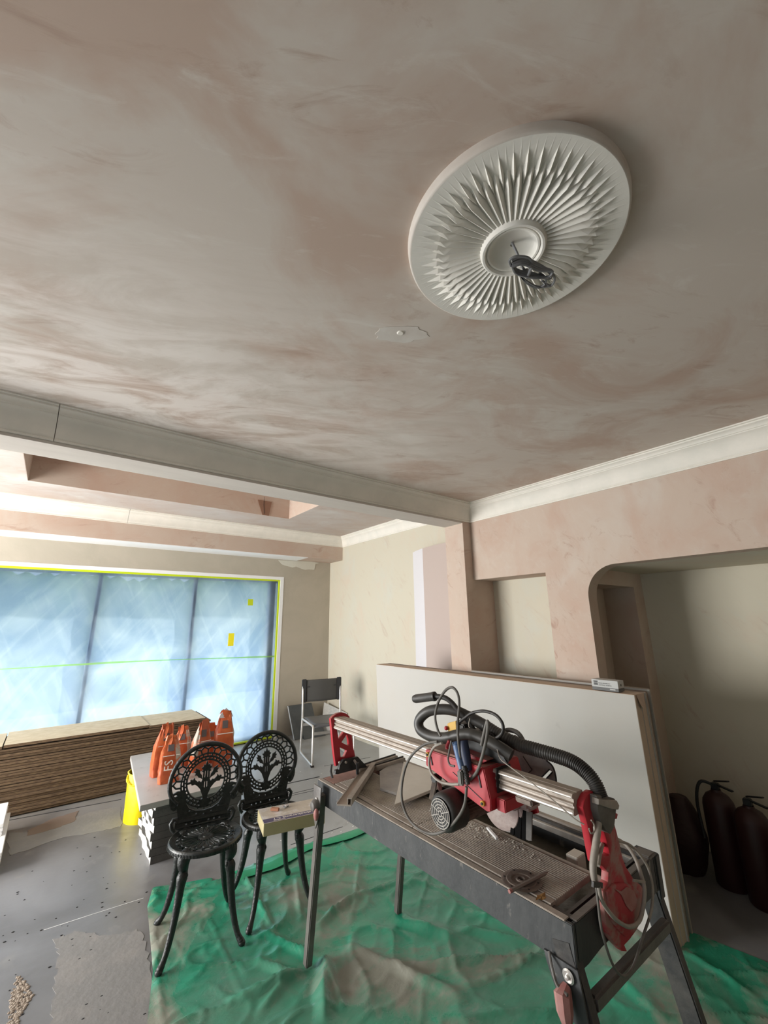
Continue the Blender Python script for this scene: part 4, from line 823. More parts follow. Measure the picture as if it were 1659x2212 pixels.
# ------------------------------------------------------------------ floor details
def strip(x0, y0, x1, y1, wd, name='joint', par=None, z=.0015, mm='joint'):
    a, b = px(x0, y0, Z=0), px(x1, y1, Z=0); MB().bar(a+Vector((0, 0, z/2)), b+Vector((0, 0, z/2)), wd, z).build(name, M[mm], par or fx)
def grow(a, b, k0, k1):
    return a[0]+(b[0]-a[0])*k0, a[1]+(b[1]-a[1])*k0, a[0]+(b[0]-a[0])*k1, a[1]+(b[1]-a[1])*k1
strip(*grow((549, 1704), (606, 1696), -.9, 1), .014); strip(606, 1696, 690, 1678, .016); strip(*grow((545, 1689), (562, 1684), 0, 1), .010)
strip(620, 1717, 790, 1676, .005); strip(560, 1734, 700, 1703, .004); strip(628, 1825, 740, 1786, .005); strip(640, 1845, 700, 1822, .003)
strip(10, 1774, 262, 1727, .012); strip(495, 1611, 560, 1601, .03); strip(700, 1655, 800, 1636, .003)
strip(95, 2009, 200, 1975, .004, 'scratch', z=.0008, mm='white'); strip(200, 1975, 310, 1940, .003, 'scratch', z=.0008, mm='white')
def blob(pts, n=4, j=.012):
    P = [px(x, y, Z=0) for x, y in pts]; out = []
    for i in range(len(P)):
        a, b = P[i], P[(i+1) % len(P)]
        for k in range(n):
            p = a.lerp(b, k/n); out.append((p.x+random.uniform(-j, j), p.y+random.uniform(-j, j)))
    return out
fl = bpy.data.objects['floor']
MB().plate([blob([(118, 2030), (160, 2012), (230, 2020), (300, 2010), (318, 2050), (330, 2130), (345, 2212), (350, 2330), (60, 2330), (112, 2200), (120, 2130), (128, 2070)], 7)], .002, MXY(.001)).build('cement_patch', M['patch'], fx)
MB().plate([blob([(150, 1775), (190, 1755), (262, 1742), (262, 1785), (200, 1800), (140, 1808), (20, 1850), (15, 1800), (100, 1795)], 6)], .0015, MXY(.001)).build('cement_patch', M['patch'], fx)
MB().plate([blob([(60, 1795), (110, 1770), (170, 1752), (160, 1775), (120, 1790), (60, 1806)], 5, .008)], .0015, MXY(.0022)).build('dark_patch', M['boarddark'], fx)
m = MB(); rg = random.Random(11); pb = [(p.x, p.y) for p in [px(x, y, Z=0) for x, y in [(38, 2105), (60, 2130), (72, 2150), (40, 2200), (35, 2260), (10, 2260), (22, 2160)]]]
xs = [p[0] for p in pb]; ys = [p[1] for p in pb]; k = 0
while k < 420:
    x = rg.uniform(min(xs), max(xs)); y = rg.uniform(min(ys), max(ys))
    if inside(x, y, pb): m.ball((x, y, .0), rg.uniform(.003, .009), 3, sc=(1, 1, .6)); k += 1
ag = m.build('aggregate', M['stone'], fx); ag['kind'] = 'stuff'
m = MB()
for k in range(70):
    p = px(rg.uniform(0, 320), rg.uniform(1800, 2212), Z=0); m.ball((p.x, p.y, .001), rg.uniform(.0015, .005), 3, sc=(1.6, 1, .5))
tag(m.build('floor_crumbs', M['black']), 'dark crumbs of debris scattered on the screed floor', 'debris', kind='stuff')
m = MB()
for k in range(90):
    p = px(rg.uniform(560, 790), rg.uniform(1640, 1840), Z=0); m.ball((p.x, p.y, .001), rg.uniform(.0015, .006), 3, sc=(1.8, 1, .4))
tag(m.build('plaster_crumbs', M['white']), 'white plaster crumbs scattered on the extension floor', 'debris', kind='stuff')
# ------------------------------------------------------------------ stack of boards under the window
rs = random.Random(3); YO = 5.19; NB = 25; th = .0225
for k in range(NB):
    z = .012+k*th; top = k >= NB-1; xr = 1.50+rs.uniform(-.03, .02); yf = YO+rs.uniform(-.012, .012)
    if k == NB-2: xr = 1.56; yf = YO-.01
    o = MB().box(-1.0+rs.uniform(-.03, .03), xr, yf, yf+.60, z, z+th-rs.choice([.004, .005, .0075, .003])).build('chipboard_sheet', M['osb'] if not top else [M['osbtop'], M['osb']])
    if k == NB-1:
        bpy.data.objects.remove(o)
        for xa, xb, lab, nm in ((-.17, .95, 'pale chipboard sheet on top of the stack under the window, left piece with thick edge', 'chipboard_sheet'), (.952, 1.50, 'pale chipboard sheet on top of the stack under the window, shorter right piece', 'chipboard_sheet'), (-1.2, -.18, 'chipboard sheet on the stack top, cut off by the left picture edge', 'chipboard_sheet')):
            dz = .006 if xa == -.17 else 0
            mb = MB().box(xa, xb, YO-.02+dz, YO+.58, z+dz, z+th+dz)
            o = mb.build(nm, [M['osbtop'], M['osb']])
            for p in o.data.polygons: p.material_index = 0 if p.normal.z > .5 else 1
            tag(o, lab, 'board')
    else:
        for p in o.data.polygons: p.material_index = 0
        o.data.materials.clear(); o.data.materials.append(M['osbtop'] if False else M['osb'])
        tag(o, 'brown chipboard sheet in the middle of the long stack under the window', 'board', 'chipboard sheets stacked under the window')
sh_ = [o for o in bpy.data.objects if o.name.startswith('chipboard_sheet') and o.get('group')][-1]; tag(sh_, 'chipboard sheet directly under the top pieces, sticking out furthest at the right end', 'board'); del sh_['group']
tag(bpy.data.objects['chipboard_sheet'], 'lowest brown chipboard sheet, bottom of the long stack under the window', 'board')
del bpy.data.objects['chipboard_sheet']['group']
for i, xx in enumerate((-.5, .1, .7, 1.3)):
    tag(MB().box(xx, xx+.07, YO+.03, YO+.57, .0, .0115).build('bearer', M['boarddark']), 'thin bearer batten under the chipboard stack', 'batten', 'battens under the chipboard stack')
# white boards at the left picture edge
for k in range(8):
    z = k*.026; xr = -.048+(.012 if k < 5 else -.012)+rs.uniform(-.003, .003); y0_ = 4.12 if k < 5 else 4.42
    tag(MB().box(-.9, xr, y0_, 4.9, z, z+.0245).build('white_board', M['white'], bevel=.003), 'white board in the low stack at the left picture edge', 'board', 'white boards at the left edge')
# ------------------------------------------------------------------ backer boards with a slab on top
NT = 8; tb = .046
for k in range(NT):
    z = k*tb; x0_ = .765+rs.uniform(-.012, .012); y0_ = 3.615+rs.uniform(-.003, .003)
    x1_ = 1.375+rs.uniform(-.01, .01); n = 9; mb = MB()
    jag = [rs.uniform(-.014, .006) for _ in range(n)]
    prof_ = [(x0_+jag[i]+.03*i/(n-1), 3.615+(4.22-3.615)*i/(n-1)) for i in range(n)]+[(x1_, 4.22), (x1_, y0_)]
    prof_[0] = (x0_+rs.uniform(-.01, .012), y0_)
    mb.prism(prof_, z+.001, z+tb-.001, 'Z'); o = mb.build('backer_board', [M['bkr'], M['bkrw']])
    for p in o.data.polygons: p.material_index = 1 if (p.normal.x < -.1 and abs(p.normal.z) < .5) else 0
    lab = 'dark backer board with rough white end in the stack behind the iron chairs'
    if k == 0: lab = 'lowest dark backer board, bottom of the stack behind the left iron chair'
    if k == NT-1: lab = 'uppermost dark backer board, directly beneath the pale slab'
    tag(o, lab, 'board', None if k in (0, NT-1) else 'backer boards stacked on the floor')
zs = NT*tb
zt1 = .405
P4 = [px(303, 1741, Z=zt1), px(560, 1672, Z=zt1), px(560, 1672, Z=zt1)+Vector((.06, 1.0, 0)), px(282, 1633, Z=zt1)]
P4[1] = Vector((1.40, P4[0].y+.02, zt1)); P4[2] = Vector((1.46, P4[3].y, zt1))
tag(MB().prism([(p.x, p.y) for p in P4], zs+.001, zt1, 'Z').build('stone_slab', M['slab'], bevel=.002), 'pale grey slab laid on the backer boards, carrying the orange bags', 'slab')
# ------------------------------------------------------------------ orange bags of grout
def bag(base, wd, dp, h, rot, lean, seed, label, text=False):
    rg = random.Random(seed); root = empty('powder_bag', base); tag(root, label, 'bag', None)
    secs = 12; vs = []; fs = []; K = 20
    Rm = Matrix.Translation(base) @ Matrix.Rotation(rot, 4, 'Z')
    for i in range(secs+1):
        t = i/secs; sy = 1 if t < .55 else max(.10, 1-(t-.55)/.45*1.0); sx = 1+.04*math.sin(t*6)-(.42 if t > .62 else 0)*(t-.62)/.38
        for k in range(K):
            a = 2*math.pi*(k+.5)/K; c, s = math.cos(a), math.sin(a)
            ux = math.copysign(abs(c)**.35, c); uy = math.copysign(abs(s)**.35, s)
            w_ = .004*noise.noise(Vector((ux*3+seed, uy*3, t*9)))*(1+2*t)
            pk = .05*h*(1-abs(ux))*(t**6)
            vs.append(Rm @ Vector((ux*wd/2*sx+lean[0]*t*t+w_, uy*(dp/2*sy)+lean[1]*t*t+w_, h*t+pk+(.012*math.sin(ux*7+seed) if i == secs else 0))))
        if i:
            for k in range(K): fs.append(((i-1)*K+k, (i-1)*K+(k+1) % K, i*K+(k+1) % K, i*K+k))
    fs += [tuple(range(K-1, -1, -1)), tuple(secs*K+k for k in range(K))]
    mb = MB(); mb.add(vs, fs); o = mb.build('sack', [M['orange'], M['bagback']], root, smooth=35)
    inv = Matrix.Rotation(-rot, 3, 'Z')
    for p in o.data.polygons:
        n_ = inv @ p.normal
        lc = inv @ (p.center-base)
        if (n_.x > .6 or (seed in (1, 3) and lc.x-lean[0]*(lc.z/h)**2 > wd*.2 and lc.z > h*.15) or (seed == 4 and lc.x < -wd*.15 and lc.z > h*.35)) and p.center.z > base.z+h*.12: p.material_index = 1
    ft = Rm @ Matrix.Translation((lean[0], lean[1], h)); fl_ = [(-.045, -.012, -.05), (-.052, -.03, -.115), (-.02, -.045, -.085), (.004, -.02, -.02), (.0, 0, .022), (-.02, .002, .012)]
    if seed in (1, 2, 3): MB().add([ft @ Vector(v) for v in fl_]+[ft @ (Vector(v)+Vector((.002, .004, .001))) for v in fl_], [(0, 1, 2, 3), (0, 3, 4, 5), (9, 8, 7, 6), (11, 10, 9, 6)]+[(i, (i+1) % 6, 6+(i+1) % 6, 6+i) for i in range(6)]).build('torn_flap', M['orange'], root)
    # gathered top seam, white band and dark badge near the fold
    fz = .62
    y_ = -dp/2*.80-.004+lean[1]*fz*fz; sl = R(18)
    Fm = Rm @ Matrix.Translation((lean[0]*fz*fz, y_-.001, h*fz)) @ Matrix.Rotation(R(90)-sl*.0, 4, 'X')
    def front(z0, z1, xa, xb, name, mm, off=.0022):
        g_ = lambda x, z: Rm @ Vector((x+lean[0]*(z/h)**2, -(dp/2*(1 if z/h < .55 else max(.1, 1-(z/h-.55)/.45)))+lean[1]*(z/h)**2-off, z))
        MB().add([g_(xa, z0), g_(xb, z0), g_(xb, z1), g_(xa, z1)], [(0, 1, 2, 3)]).build(name, mm, root)
    front(h*.60, h*.615, -wd*.42, wd*.42, 'white_band', M['printw'], .005); front(h*.70, h*.84, -wd*.18, wd*.12, 'badge', M['dprint'], .007)
    if text:
        Tm = Rm @ Matrix.Translation((-wd*.08, -dp/2-.0045, h*.40)) @ Matrix.Rotation(R(90), 4, 'X') @ Matrix.Rotation(R(90), 4, 'Z')
        MB().text('FS', .085, Tm, .0008).build('lettering', M['printw'], root)
    return root
zb_ = zt1+.001
b0 = px(366, 1692, Z=zb_)
bag(b0+Vector((0, .05, 0)), .145, .10, .31, R(-6), (.0, .02), 1, 'nearest orange bag on the slab, marked FS, torn folded top', True)
bag(Vector((.875, 4.10, zb_)), .15, .10, .36, R(6), (.02, .01), 2, 'tall orange bag directly behind the one marked FS')
bag(Vector((1.055, 4.22, zb_)), .13, .10, .30, R(-12), (-.01, .01), 3, 'orange bag third from left, half hidden, ragged open top')
bag(Vector((1.14, 4.02, zb_)), .14, .10, .36, R(10), (.03, .01), 4, 'leaning orange bag behind the left iron chair, pale printed side')
bag(Vector((1.27, 4.16, zb_)), .13, .09, .30, R(-4), (0, 0), 5, 'short dark orange bag between two taller bags')
bag(Vector((1.335, 4.02, zb_)), .155, .11, .42, R(-8), (.0, .0), 6, 'tallest orange bag, rightmost, with white pointed top')
wt = Vector((1.335, 4.02, zb_+.405))
o6 = [o for o in bpy.data.objects if o.get('label', '').startswith('tallest orange bag')][0]
mb = MB(); mb.hexa([wt+Vector((-.06, -.012, -.03)), wt+Vector((.06, -.018, -.03)), wt+Vector((.06, .014, -.03)), wt+Vector((-.06, .014, -.03))], [wt+Vector((-.045, -.006, .005)), wt+Vector((.05, -.006, .0)), wt+Vector((.05, .006, .0)), wt+Vector((-.045, .006, .005))])
mb.add([wt+Vector((-.04, -.006, .004)), wt+Vector((.045, -.006, .0)), wt+Vector((.0, 0, .045)), wt+Vector((-.04, .006, .004)), wt+Vector((.045, .006, 0))], [(0, 1, 2), (4, 3, 2), (3, 0, 2), (1, 4, 2)])
mb.build('pointed_top', M['foam'], o6)
# ------------------------------------------------------------------ yellow builder's bucket, squashed
bk = empty('rubber_bucket', Vector((.80, 4.52, 0))); tag(bk, 'squashed yellow flexible bucket with grey stains beside the backer boards', 'bucket')
vs = []; fs = []; K = 48; H = .345; bcx, bcy = .83, 4.475
def brim(k, t, inn=0):
    a = 2*math.pi*k/K; r_ = (.124+.004*t)-inn
    x = r_*math.cos(a)*.98; y = r_*math.sin(a)*1.15
    dent = t*t*.055*math.exp(-((a-3.75)/.45)**2); x += dent*.2; y += dent*.9
    zz = H*t*(1+.05*math.cos(a-3.3)) - t*.018*math.exp(-((a-3.75)/.6)**2)
    return Vector((bcx+x+.003*noise.noise(Vector((x*20, y*20, t*4))), bcy+y, zz))
for t in [0, .03, .1, .25, .4, .55, .7, .85, .95, 1]:
    for k in range(K): vs.append(brim(k, t))
for t in [1, .8, .5, .2, .03]:
    for k in range(K): vs.append(brim(k, t, .004)+Vector((0, 0, .0)))
rows = 15
for i in range(rows-1):
    for k in range(K): fs.append((i*K+k, i*K+(k+1) % K, (i+1)*K+(k+1) % K, (i+1)*K+k))
fs += [tuple(range(K-1, -1, -1)), tuple((rows-1)*K+k for k in range(K))]
mb = MB(); mb.add(vs, fs); mb.build('bucket_wall', M['yellow'], bk, smooth=50, fix=False)
MB().tube([brim(k, 1) for k in range(K)], .0055, 8, closed=True).build('rolled_rim', mat('bright_yellow_rim', (.95, .82, .05), .4), bk, smooth=60)
hpts = [brim(24, .96)+Vector((-.004, 0, 0)), brim(25, .86)+Vector((-.01, -.01, 0)), brim(28, .80)+Vector((0, -.02, 0)), brim(31, .86)+Vector((0, -.012, 0)), brim(34, .97)+Vector((0, -.006, 0))]
MB().tube(spline(hpts, 6), .006, 8).build('handle', M['yellow'], bk, smooth=60)
# ------------------------------------------------------------------ cast iron bistro chairs
def make_bistro():
    root = empty('bistro_chair', (0, 0, 0)); SEAT = .45
    # local: front is -Y; seat centre at origin
    up_ = MB().lathe([(.150, SEAT-.006), (.178, SEAT-.008), (.182, SEAT-.022), (.187, SEAT-.022), (.190, SEAT-.012), (.188, SEAT-.001), (.182, SEAT+.004), (.170, SEAT+.001), (.152, SEAT-.003), (.150, SEAT-.006)], None, 48)
    seat = up_.build('seat_rim', M['seatiron'], root, smooth=40)
    mb = MB()
    for k in range(72):
        a = 2*math.pi*k/72; mb.bar((.188*math.cos(a), .188*math.sin(a), SEAT-.020), (.188*math.cos(a), .188*math.sin(a), SEAT-.006), .006, .007, up=(math.cos(a), math.sin(a), 0))
    mb.build('beading', M['iron'], seat)
    c_ = MB().lathe([(.0001, SEAT+.003), (.014, SEAT+.003), (.018, SEAT-.001), (.026, SEAT+.002), (.036, SEAT+.002), (.042, SEAT-.002), (.042, SEAT-.008), (.0001, SEAT-.008)], None, 24).build('rosette', M['seatiron'], root, smooth=40)
    NP = 22; mb = MB()
    for k in range(NP):
        a = 2*math.pi*k/NP; w0, w1 = .30*2*math.pi/NP, .40*2*math.pi/NP
        def q(r, da): return (r*math.cos(a+da), r*math.sin(a+da), SEAT-.003)
        mb.tube([q(.040, 0), q(.075, w0*.7), q(.105, w1), q(.120, w1*.75), q(.127, 0), q(.120, -w1*.75), q(.105, -w1), q(.075, -w0*.7)], .0035, 5, closed=True)
    mb.build('petal_grille', M['seatiron'], root, smooth=60)
    mb = MB(); mb.tube([(.130*math.cos(2*math.pi*k/48), .130*math.sin(2*math.pi*k/48), SEAT-.003) for k in range(48)], .0035, 5, closed=True)
    for k in range(44):
        a = 2*math.pi*k/44; b_ = a+2*math.pi/44*(.8 if k % 2 else -.8); mb.bar((.130*math.cos(a), .130*math.sin(a), SEAT-.003), (.152*math.cos(b_), .152*math.sin(b_), SEAT-.003), .005, .006)
    mb.build('lattice_ring', M['seatiron'], root)
    # back: ornament laid out flat in (u, v), then curved and leaned back
    def W(u, v, w=0): return Vector((u, .172+.06*v-.55*u*u+w, SEAT+v))
    def curve(pts, r, name, par, closed=False, n=6, flat=1.0):
        P = [W(*p) for p in pts]; mb = MB(); mb.tube(P, r, n, closed=closed, up=(0, 1, 0), rw=flat); return mb.build(name, M['iron'], par, smooth=60)
    back = empty('backrest', (0, 0, 0)); back.parent = root
    def egg(a, ru, rv0, rv1, cv):
        s = math.sin(a); return (ru*math.cos(a), cv+(rv1 if s > 0 else rv0)*s)
    # outer hoop ends in scroll lobes
    hoop = [egg(a, .197, .15, .185, .228) for a in [R(-42+264*k/44) for k in range(45)]]
    lobL = [(-.150, .118), (-.158, .095), (-.175, .088), (-.188, .103), (-.186, .13)]
    left = [hoop[-1]]+[]
    curve(hoop, .0130, 'hoop', back, n=8)
    for sg in (-1, 1):
        mb = MB()
        ol_ = [(.100, .165), (.118, .185), (.150, .190), (.178, .180), (.193, .165), (.190, .135), (.180, .110), (.165, .096), (.152, .098), (.146, .112), (.150, .126), (.136, .128), (.122, .122)]
        mb.plate([[(sg*x, y) for x, y in (ol_ if sg > 0 else ol_[::-1])], [(sg*x, y) for x, y in [(.150, .168), (.158, .174), (.172, .172), (.178, .162), (.172, .166), (.160, .164)]]], .012, Matrix())
        for i, v in enumerate(mb.v): mb.v[i] = tuple(W(v[0], v[1], v[2]))
        o = mb.build('scroll_lobe', M['iron'], back)
        sp = [(sg*(.166+ (.004+.0028*t)*math.cos(t*1.1)), .130+(.004+.0028*t)*math.sin(t*1.1)) for t in range(0, 9)]
        MB().tube([W(x, y, -.006) for x, y in sp], .003, 5).build('scroll_ridge', M['iron'], o, smooth=60)
    # inner oval bands with rows of slots
    rings = [(.1065, .104, .106, .222), (.1215, .122, .123, .222), (.1365, .139, .140, .222)]
    for ru, r0, r1, cv in rings:
        curve([egg(2*math.pi*k/56, ru, r0, r1, cv) for k in range(56)], .0055, 'oval_band', back, closed=True)
    mb = MB()
    for (a_, b_, off) in ((rings[0], rings[1], 0), (rings[1], rings[2], .5)):
        for k in range(34):
            t = 2*math.pi*(k+off)/34; p = egg(t, *a_[:1], a_[1], a_[2], a_[3]); q = egg(t, b_[0], b_[1], b_[2], b_[3]); mb.bar(W(*p), W(*q), .0075, .008)
    mb.build('band_ties', M['iron'], back)
    # honeycomb between oval and hoop
    mb = MB(); NH = 15
    for k in range(NH):
        t0 = R(-8+196*k/(NH-1)); t1 = R(-8+196*(k+.5)/(NH-1))
        f = lambda t, s: tuple(egg(t, .139+(.195-.139)*s, .141+(.15-.141)*s, .142+(.185-.142)*s, .222+.006*s))
        a_, b_ = f(t0, 0), f(t0, .45); mb.bar(W(*a_), W(*b_), .008, .009, up=(0, 1, 0))
        if k < NH-1:
            c2 = f(t1, .72); mb.bar(W(*b_), W(*c2), .008, .009, up=(0, 1, 0)); d_ = f(R(-8+196*(k+1)/(NH-1)), .45); mb.bar(W(*c2), W(*d_), .008, .009, up=(0, 1, 0))
            e_ = f(t1, 1); mb.bar(W(*c2), W(*e_), .008, .009, up=(0, 1, 0))
    mb.build('honeycomb', M['iron'], back)
    # tulip bouquet
    def flat(loops, name, th=.009):
        mb = MB(); mb.plate(loops, th, Matrix())
        for i, v in enumerate(mb.v): mb.v[i] = tuple(W(v[0], v[1], v[2]))
        return mb.build(name, M['iron'], back)
    st = [(-.012, .118), (.012, .118), (.016, .16), (.030, .19), (.046, .212), (.040, .222), (.026, .212), (.020, .225), (.018, .262), (.026, .268), (.020, .275), (.030, .288), (.020, .292), (.016, .306), (.008, .300), (.0, .326), (-.008, .300), (-.016, .306), (-.020, .292), (-.030, .288), (-.020, .275), (-.026, .268), (-.018, .262), (-.020, .225), (-.026, .212), (-.040, .222), (-.046, .212), (-.030, .19), (-.016, .16)]
    flat([st, [(-.009, .185), (-.005, .180), (-.004, .215), (-.008, .212)], [(.009, .185), (.005, .180), (.004, .215), (.008, .212)], [(-.010, .235), (-.006, .233), (-.005, .268), (-.009, .270)], [(.010, .235), (.006, .233), (.005, .268), (.009, .270)]], 'central_tulip')
    for sg in (-1, 1):
        L1 = [(.014, .14), (.030, .178), (.048, .198), (.060, .206), (.078, .205), (.082, .214), (.104, .212), (.104, .222), (.086, .224), (.088, .232), (.078, .236), (.074, .230), (.064, .244), (.060, .230), (.046, .218), (.030, .200), (.016, .175)]
        flat([[(sg*x, y) for x, y in (L1 if sg > 0 else L1[::-1])]], 'side_tulip')
        L2 = [(.020, .225), (.032, .236), (.044, .240), (.052, .252), (.066, .254), (.060, .262), (.070, .275), (.060, .276), (.064, .292), (.050, .284), (.040, .280), (.036, .262), (.026, .250)]
        flat([[(sg*x, y) for x, y in (L2 if sg > 0 else L2[::-1])]], 'upper_leaf')
    flat([[(.030*math.cos(a), .108+.022*math.sin(a)) for a in [2*math.pi*k/16 for k in range(16)]]], 'base_rosette', .018)
    # lower pierced apron joining the seat, with scroll ears
    ap = [(-.150, .005), (-.120, -.01), (.120, -.01), (.150, .005), (.150, .03), (.135, .045), (.142, .075), (.150, .110), (.130, .15), (.112, .17), (.108, .17), (.10, .12), (.080, .09), (.045, .072), (0, .066), (-.045, .072), (-.080, .09), (-.10, .12), (-.108, .17), (-.112, .17), (-.130, .15), (-.150, .110), (-.142, .075), (-.135, .045), (-.150, .03)]
    holes = []
    for k in range(9):
        t = R(205+130*k/8)
        for rr2 in (.142, .122):
            cu_, cv_ = rr2*1.02*math.cos(t), .222+rr2*1.28*math.sin(t)+.010; 
            if cv_ > .012 and abs(cu_) < .125 and cv_ < .10: holes.append([(cu_-.004, cv_-.003), (cu_+.004, cv_-.003), (cu_+.004, cv_+.003), (cu_-.004, cv_+.003)])
    for u_ in (-.09, -.06, -.03, .03, .06, .09): holes.append([(u_-.005, .012), (u_+.005, .012), (u_+.004, .021), (u_-.004, .021)])
    flat([ap]+holes, 'apron', .010)
    for sg in (-1, 1):
        curve([(sg*.150, -.01), (sg*.165, .008), (sg*.172, .035), (sg*.160, .052), (sg*.143, .050), (sg*.138, .034), (sg*.150, .028)], .010, 'scroll_ear', back, n=8)
    # cabriole legs
    for sx in (-1, 1):
        for sy in (-1, 1):
            az = math.atan2(sy, sx*.98)
            rp = [(.138, .436), (.158, .425), (.166, .395), (.156, .362), (.166, .335), (.172, .30), (.180, .24), (.196, .16), (.218, .09), (.240, .045), (.262, .02), (.272, .012)]
            rw_ = [.020, .030, .026, .017, .024, .019, .0165, .0145, .013, .012, .015, .010]
            P = spline([(r_*math.cos(az), r_*math.sin(az), z_) for r_, z_ in rp], 4)
            rad = []
            for i in range(len(P)):
                t = i/(len(P)-1)*(len(rw_)-1); i0 = min(int(t), len(rw_)-2); rad.append(rw_[i0]+(rw_[i0+1]-rw_[i0])*(t-i0))
            mb = MB(); mb.tube(P, [q_*1.18 for q_ in rad], 8, up=(-math.sin(az), math.cos(az), 0), rw=.95)
            lg = mb.build('leg', M['iron'], root, smooth=50)
            MB().ball((.266*math.cos(az), .266*math.sin(az), .015), .0155, 6, sc=(1.15, 1.15, .95)).build('foot', M['iron'], lg, smooth=60)
            tg = Vector((-math.sin(az), math.cos(az), 0)); cc = Vector((.160*math.cos(az), .160*math.sin(az), .345))
            for s_ in (-1, 1): MB().ball(cc+tg*s_*.019, .010, 5, sc=(1, 1, 1.2)).build('knee_scroll', M['iron'], lg, smooth=60)
            MB().tube([(r_*1.0*math.cos(az)+.012*math.cos(az), r_*math.sin(az)+.012*math.sin(az), z_) for r_, z_ in rp[2:9]], .004, 5).build('leg_rib', M['iron'], lg, smooth=60)
    return root
def dup(o, parent=None):
    c = o.copy(); SC.collection.objects.link(c)
    if parent: c.parent = parent
    for ch in o.children: dup(ch, c)
    return c
bc1 = make_bistro(); bc2 = dup(bc1)
bc1.location = (.845, 2.715, 0); bc1.rotation_euler = (0, 0, R(-9)); tag(bc1, 'black cast iron bistro chair with empty seat, left of the pair', 'chair', 'pair of black iron bistro chairs')
bc2.location = (1.252, 2.735, 0); bc2.rotation_euler = (0, 0, R(-3)); tag(bc2, 'black cast iron bistro chair with a cream carton on its seat', 'chair', 'pair of black iron bistro chairs')
# carton with its band, and the bits lying on it
ZT = .520; zc0 = .458
c0 = px(570, 1780, Z=ZT); c1_ = px(544, 1748, Z=ZT); dX = (px(700, 1752, Z=ZT)-c0); 
cr = empty('carton', Vector((c0.x, c0.y, zc0))); tag(cr, 'long cream carton with taped top and purple band on the iron chair seat', 'box')
A = Vector((c0.x, c0.y, 0)); U = Vector((px(690, 1755, Z=ZT).x-c0.x, px(690, 1755, Z=ZT).y-c0.y, 0)).normalized(); V = Vector((-U.y, U.x, 0)); LW, DW = .345, .205
cor = lambda u, v, z: A+U*u+V*v+Vector((0, 0, z))
MB().hexa([cor(0, 0, zc0), cor(LW, 0, zc0), cor(LW, DW, zc0), cor(0, DW, zc0)], [cor(0, 0, ZT-.001), cor(LW, 0, ZT-.001), cor(LW, DW, ZT-.001), cor(0, DW, ZT-.001)]).build('carton_body', M['card'], cr, bevel=.002)
MB().hexa([cor(.001, .001, ZT-.001), cor(LW, .001, ZT-.001), cor(LW, DW, ZT-.001), cor(.001, DW, ZT-.001)], [cor(.001, .001, ZT), cor(LW, .001, ZT), cor(LW, DW, ZT), cor(.001, DW, ZT)]).build('taped_top', M['cardtop'], cr)
MB().hexa([cor(.002, .006, ZT), cor(LW, .006, ZT), cor(LW, .052, ZT), cor(.002, .052, ZT)], [cor(.002, .006, ZT+.0006), cor(LW, .006, ZT+.0006), cor(LW, .052, ZT+.0006), cor(.002, .052, ZT+.0006)]).build('purple_band', M['purple'], cr)
ang_ = math.atan2(U.y, U.x)
MB().text('Zabaokerama CT', .034, Matrix.Translation(cor(.175, .032, ZT+.0011)) @ Matrix.Rotation(ang_+math.pi, 4, 'Z'), .0003).build('lettering', M['printw'], cr)
MB().text('zabaokerama', .012, Matrix.Translation(cor(.09, .012, ZT+.0011)) @ Matrix.Rotation(ang_+math.pi, 4, 'Z'), .0003).build('lettering', M['printw'], cr)
p = px(594, 1748, Z=ZT+.008); tag(MB().box(-.024, .024, -.010, .010, -.0075, .0075, M=Matrix.Translation(p) @ Matrix.Rotation(R(-45), 4, 'Z')).build('terracotta_chip', M['terra'], bevel=.002), 'small terracotta chip lying on the carton', 'chip')
p = px(617, 1743, Z=ZT+.001); m = MB(); rgk = random.Random(8)
for k in range(9): m.hexa(*[[p+Vector((rgk.uniform(-.02, .02), rgk.uniform(-.02, .02), z_+rgk.uniform(0, .006))) for _ in range(4)] for z_ in (.001, .005)])
tag(m.build('foil_scrap', M['foil']), 'crumpled silver foil scrap on the carton beside the terracotta chip', 'foil')
# ------------------------------------------------------------------ mesh garden chair by the far wall
mc = empty('garden_chair', (0, 0, 0)); tag(mc, 'silver framed garden chair with dark mesh seat and back, near the far corner', 'chair')
W2, D2, SH, BH = .50, .54, .415, .84
for sx in (-1, 1):
    x = sx*W2/2
    pts = [(x, D2/2+.02, .855), (x, D2/2-.0, .62), (x, D2/2-.012, .42), (x, D2/2+.02, .20), (x, D2/2+.03, .03), (x, D2/2-.0, .013), (x, -D2/2, .013)]
    MB().tube([Vector(p) for p in pts], .0125, 8, up=(1, 0, 0)).build('side_frame', M['chmetal'], mc, smooth=40)
    MB().tube([(x, -D2/2, .004), (x, -D2/2, .40), (x, -D2/2+.02, .418), (x, D2/2-.02, .40)], .0125, 8, up=(1, 0, 0)).build('front_leg', M['chmetal'], mc, smooth=40)
    MB().box(x-.017, x+.017, -D2/2-.017, -D2/2+.02, 0, .018).build('foot_cap', M['rub'], mc)
MB().bar((-W2/2, -D2/2+.04, .33), (W2/2, -D2/2+.04, .33), .012, .03).build('front_rail', M['chmetal'], mc); MB().bar((-W2/2, D2/2, .33), (W2/2, D2/2, .33), .012, .03).build('rear_rail', M['chmetal'], mc)
vs = []; fs = []
for j in range(9):
    for i in range(9):
        u, v = i/8, j/8; vs.append((-W2/2+W2*u, D2/2+.020-.03*math.sin(math.pi*u), .59+.265*v))
for j in range(8):
    for i in range(8): fs.append((j*9+i, j*9+i+1, (j+1)*9+i+1, (j+1)*9+i))
mb = MB(); mb.add(vs, fs); o = mb.build('back_mesh', M['mesh'], mc, smooth=180, fix=False); sm = o.modifiers.new('t', 'SOLIDIFY'); sm.thickness = .004
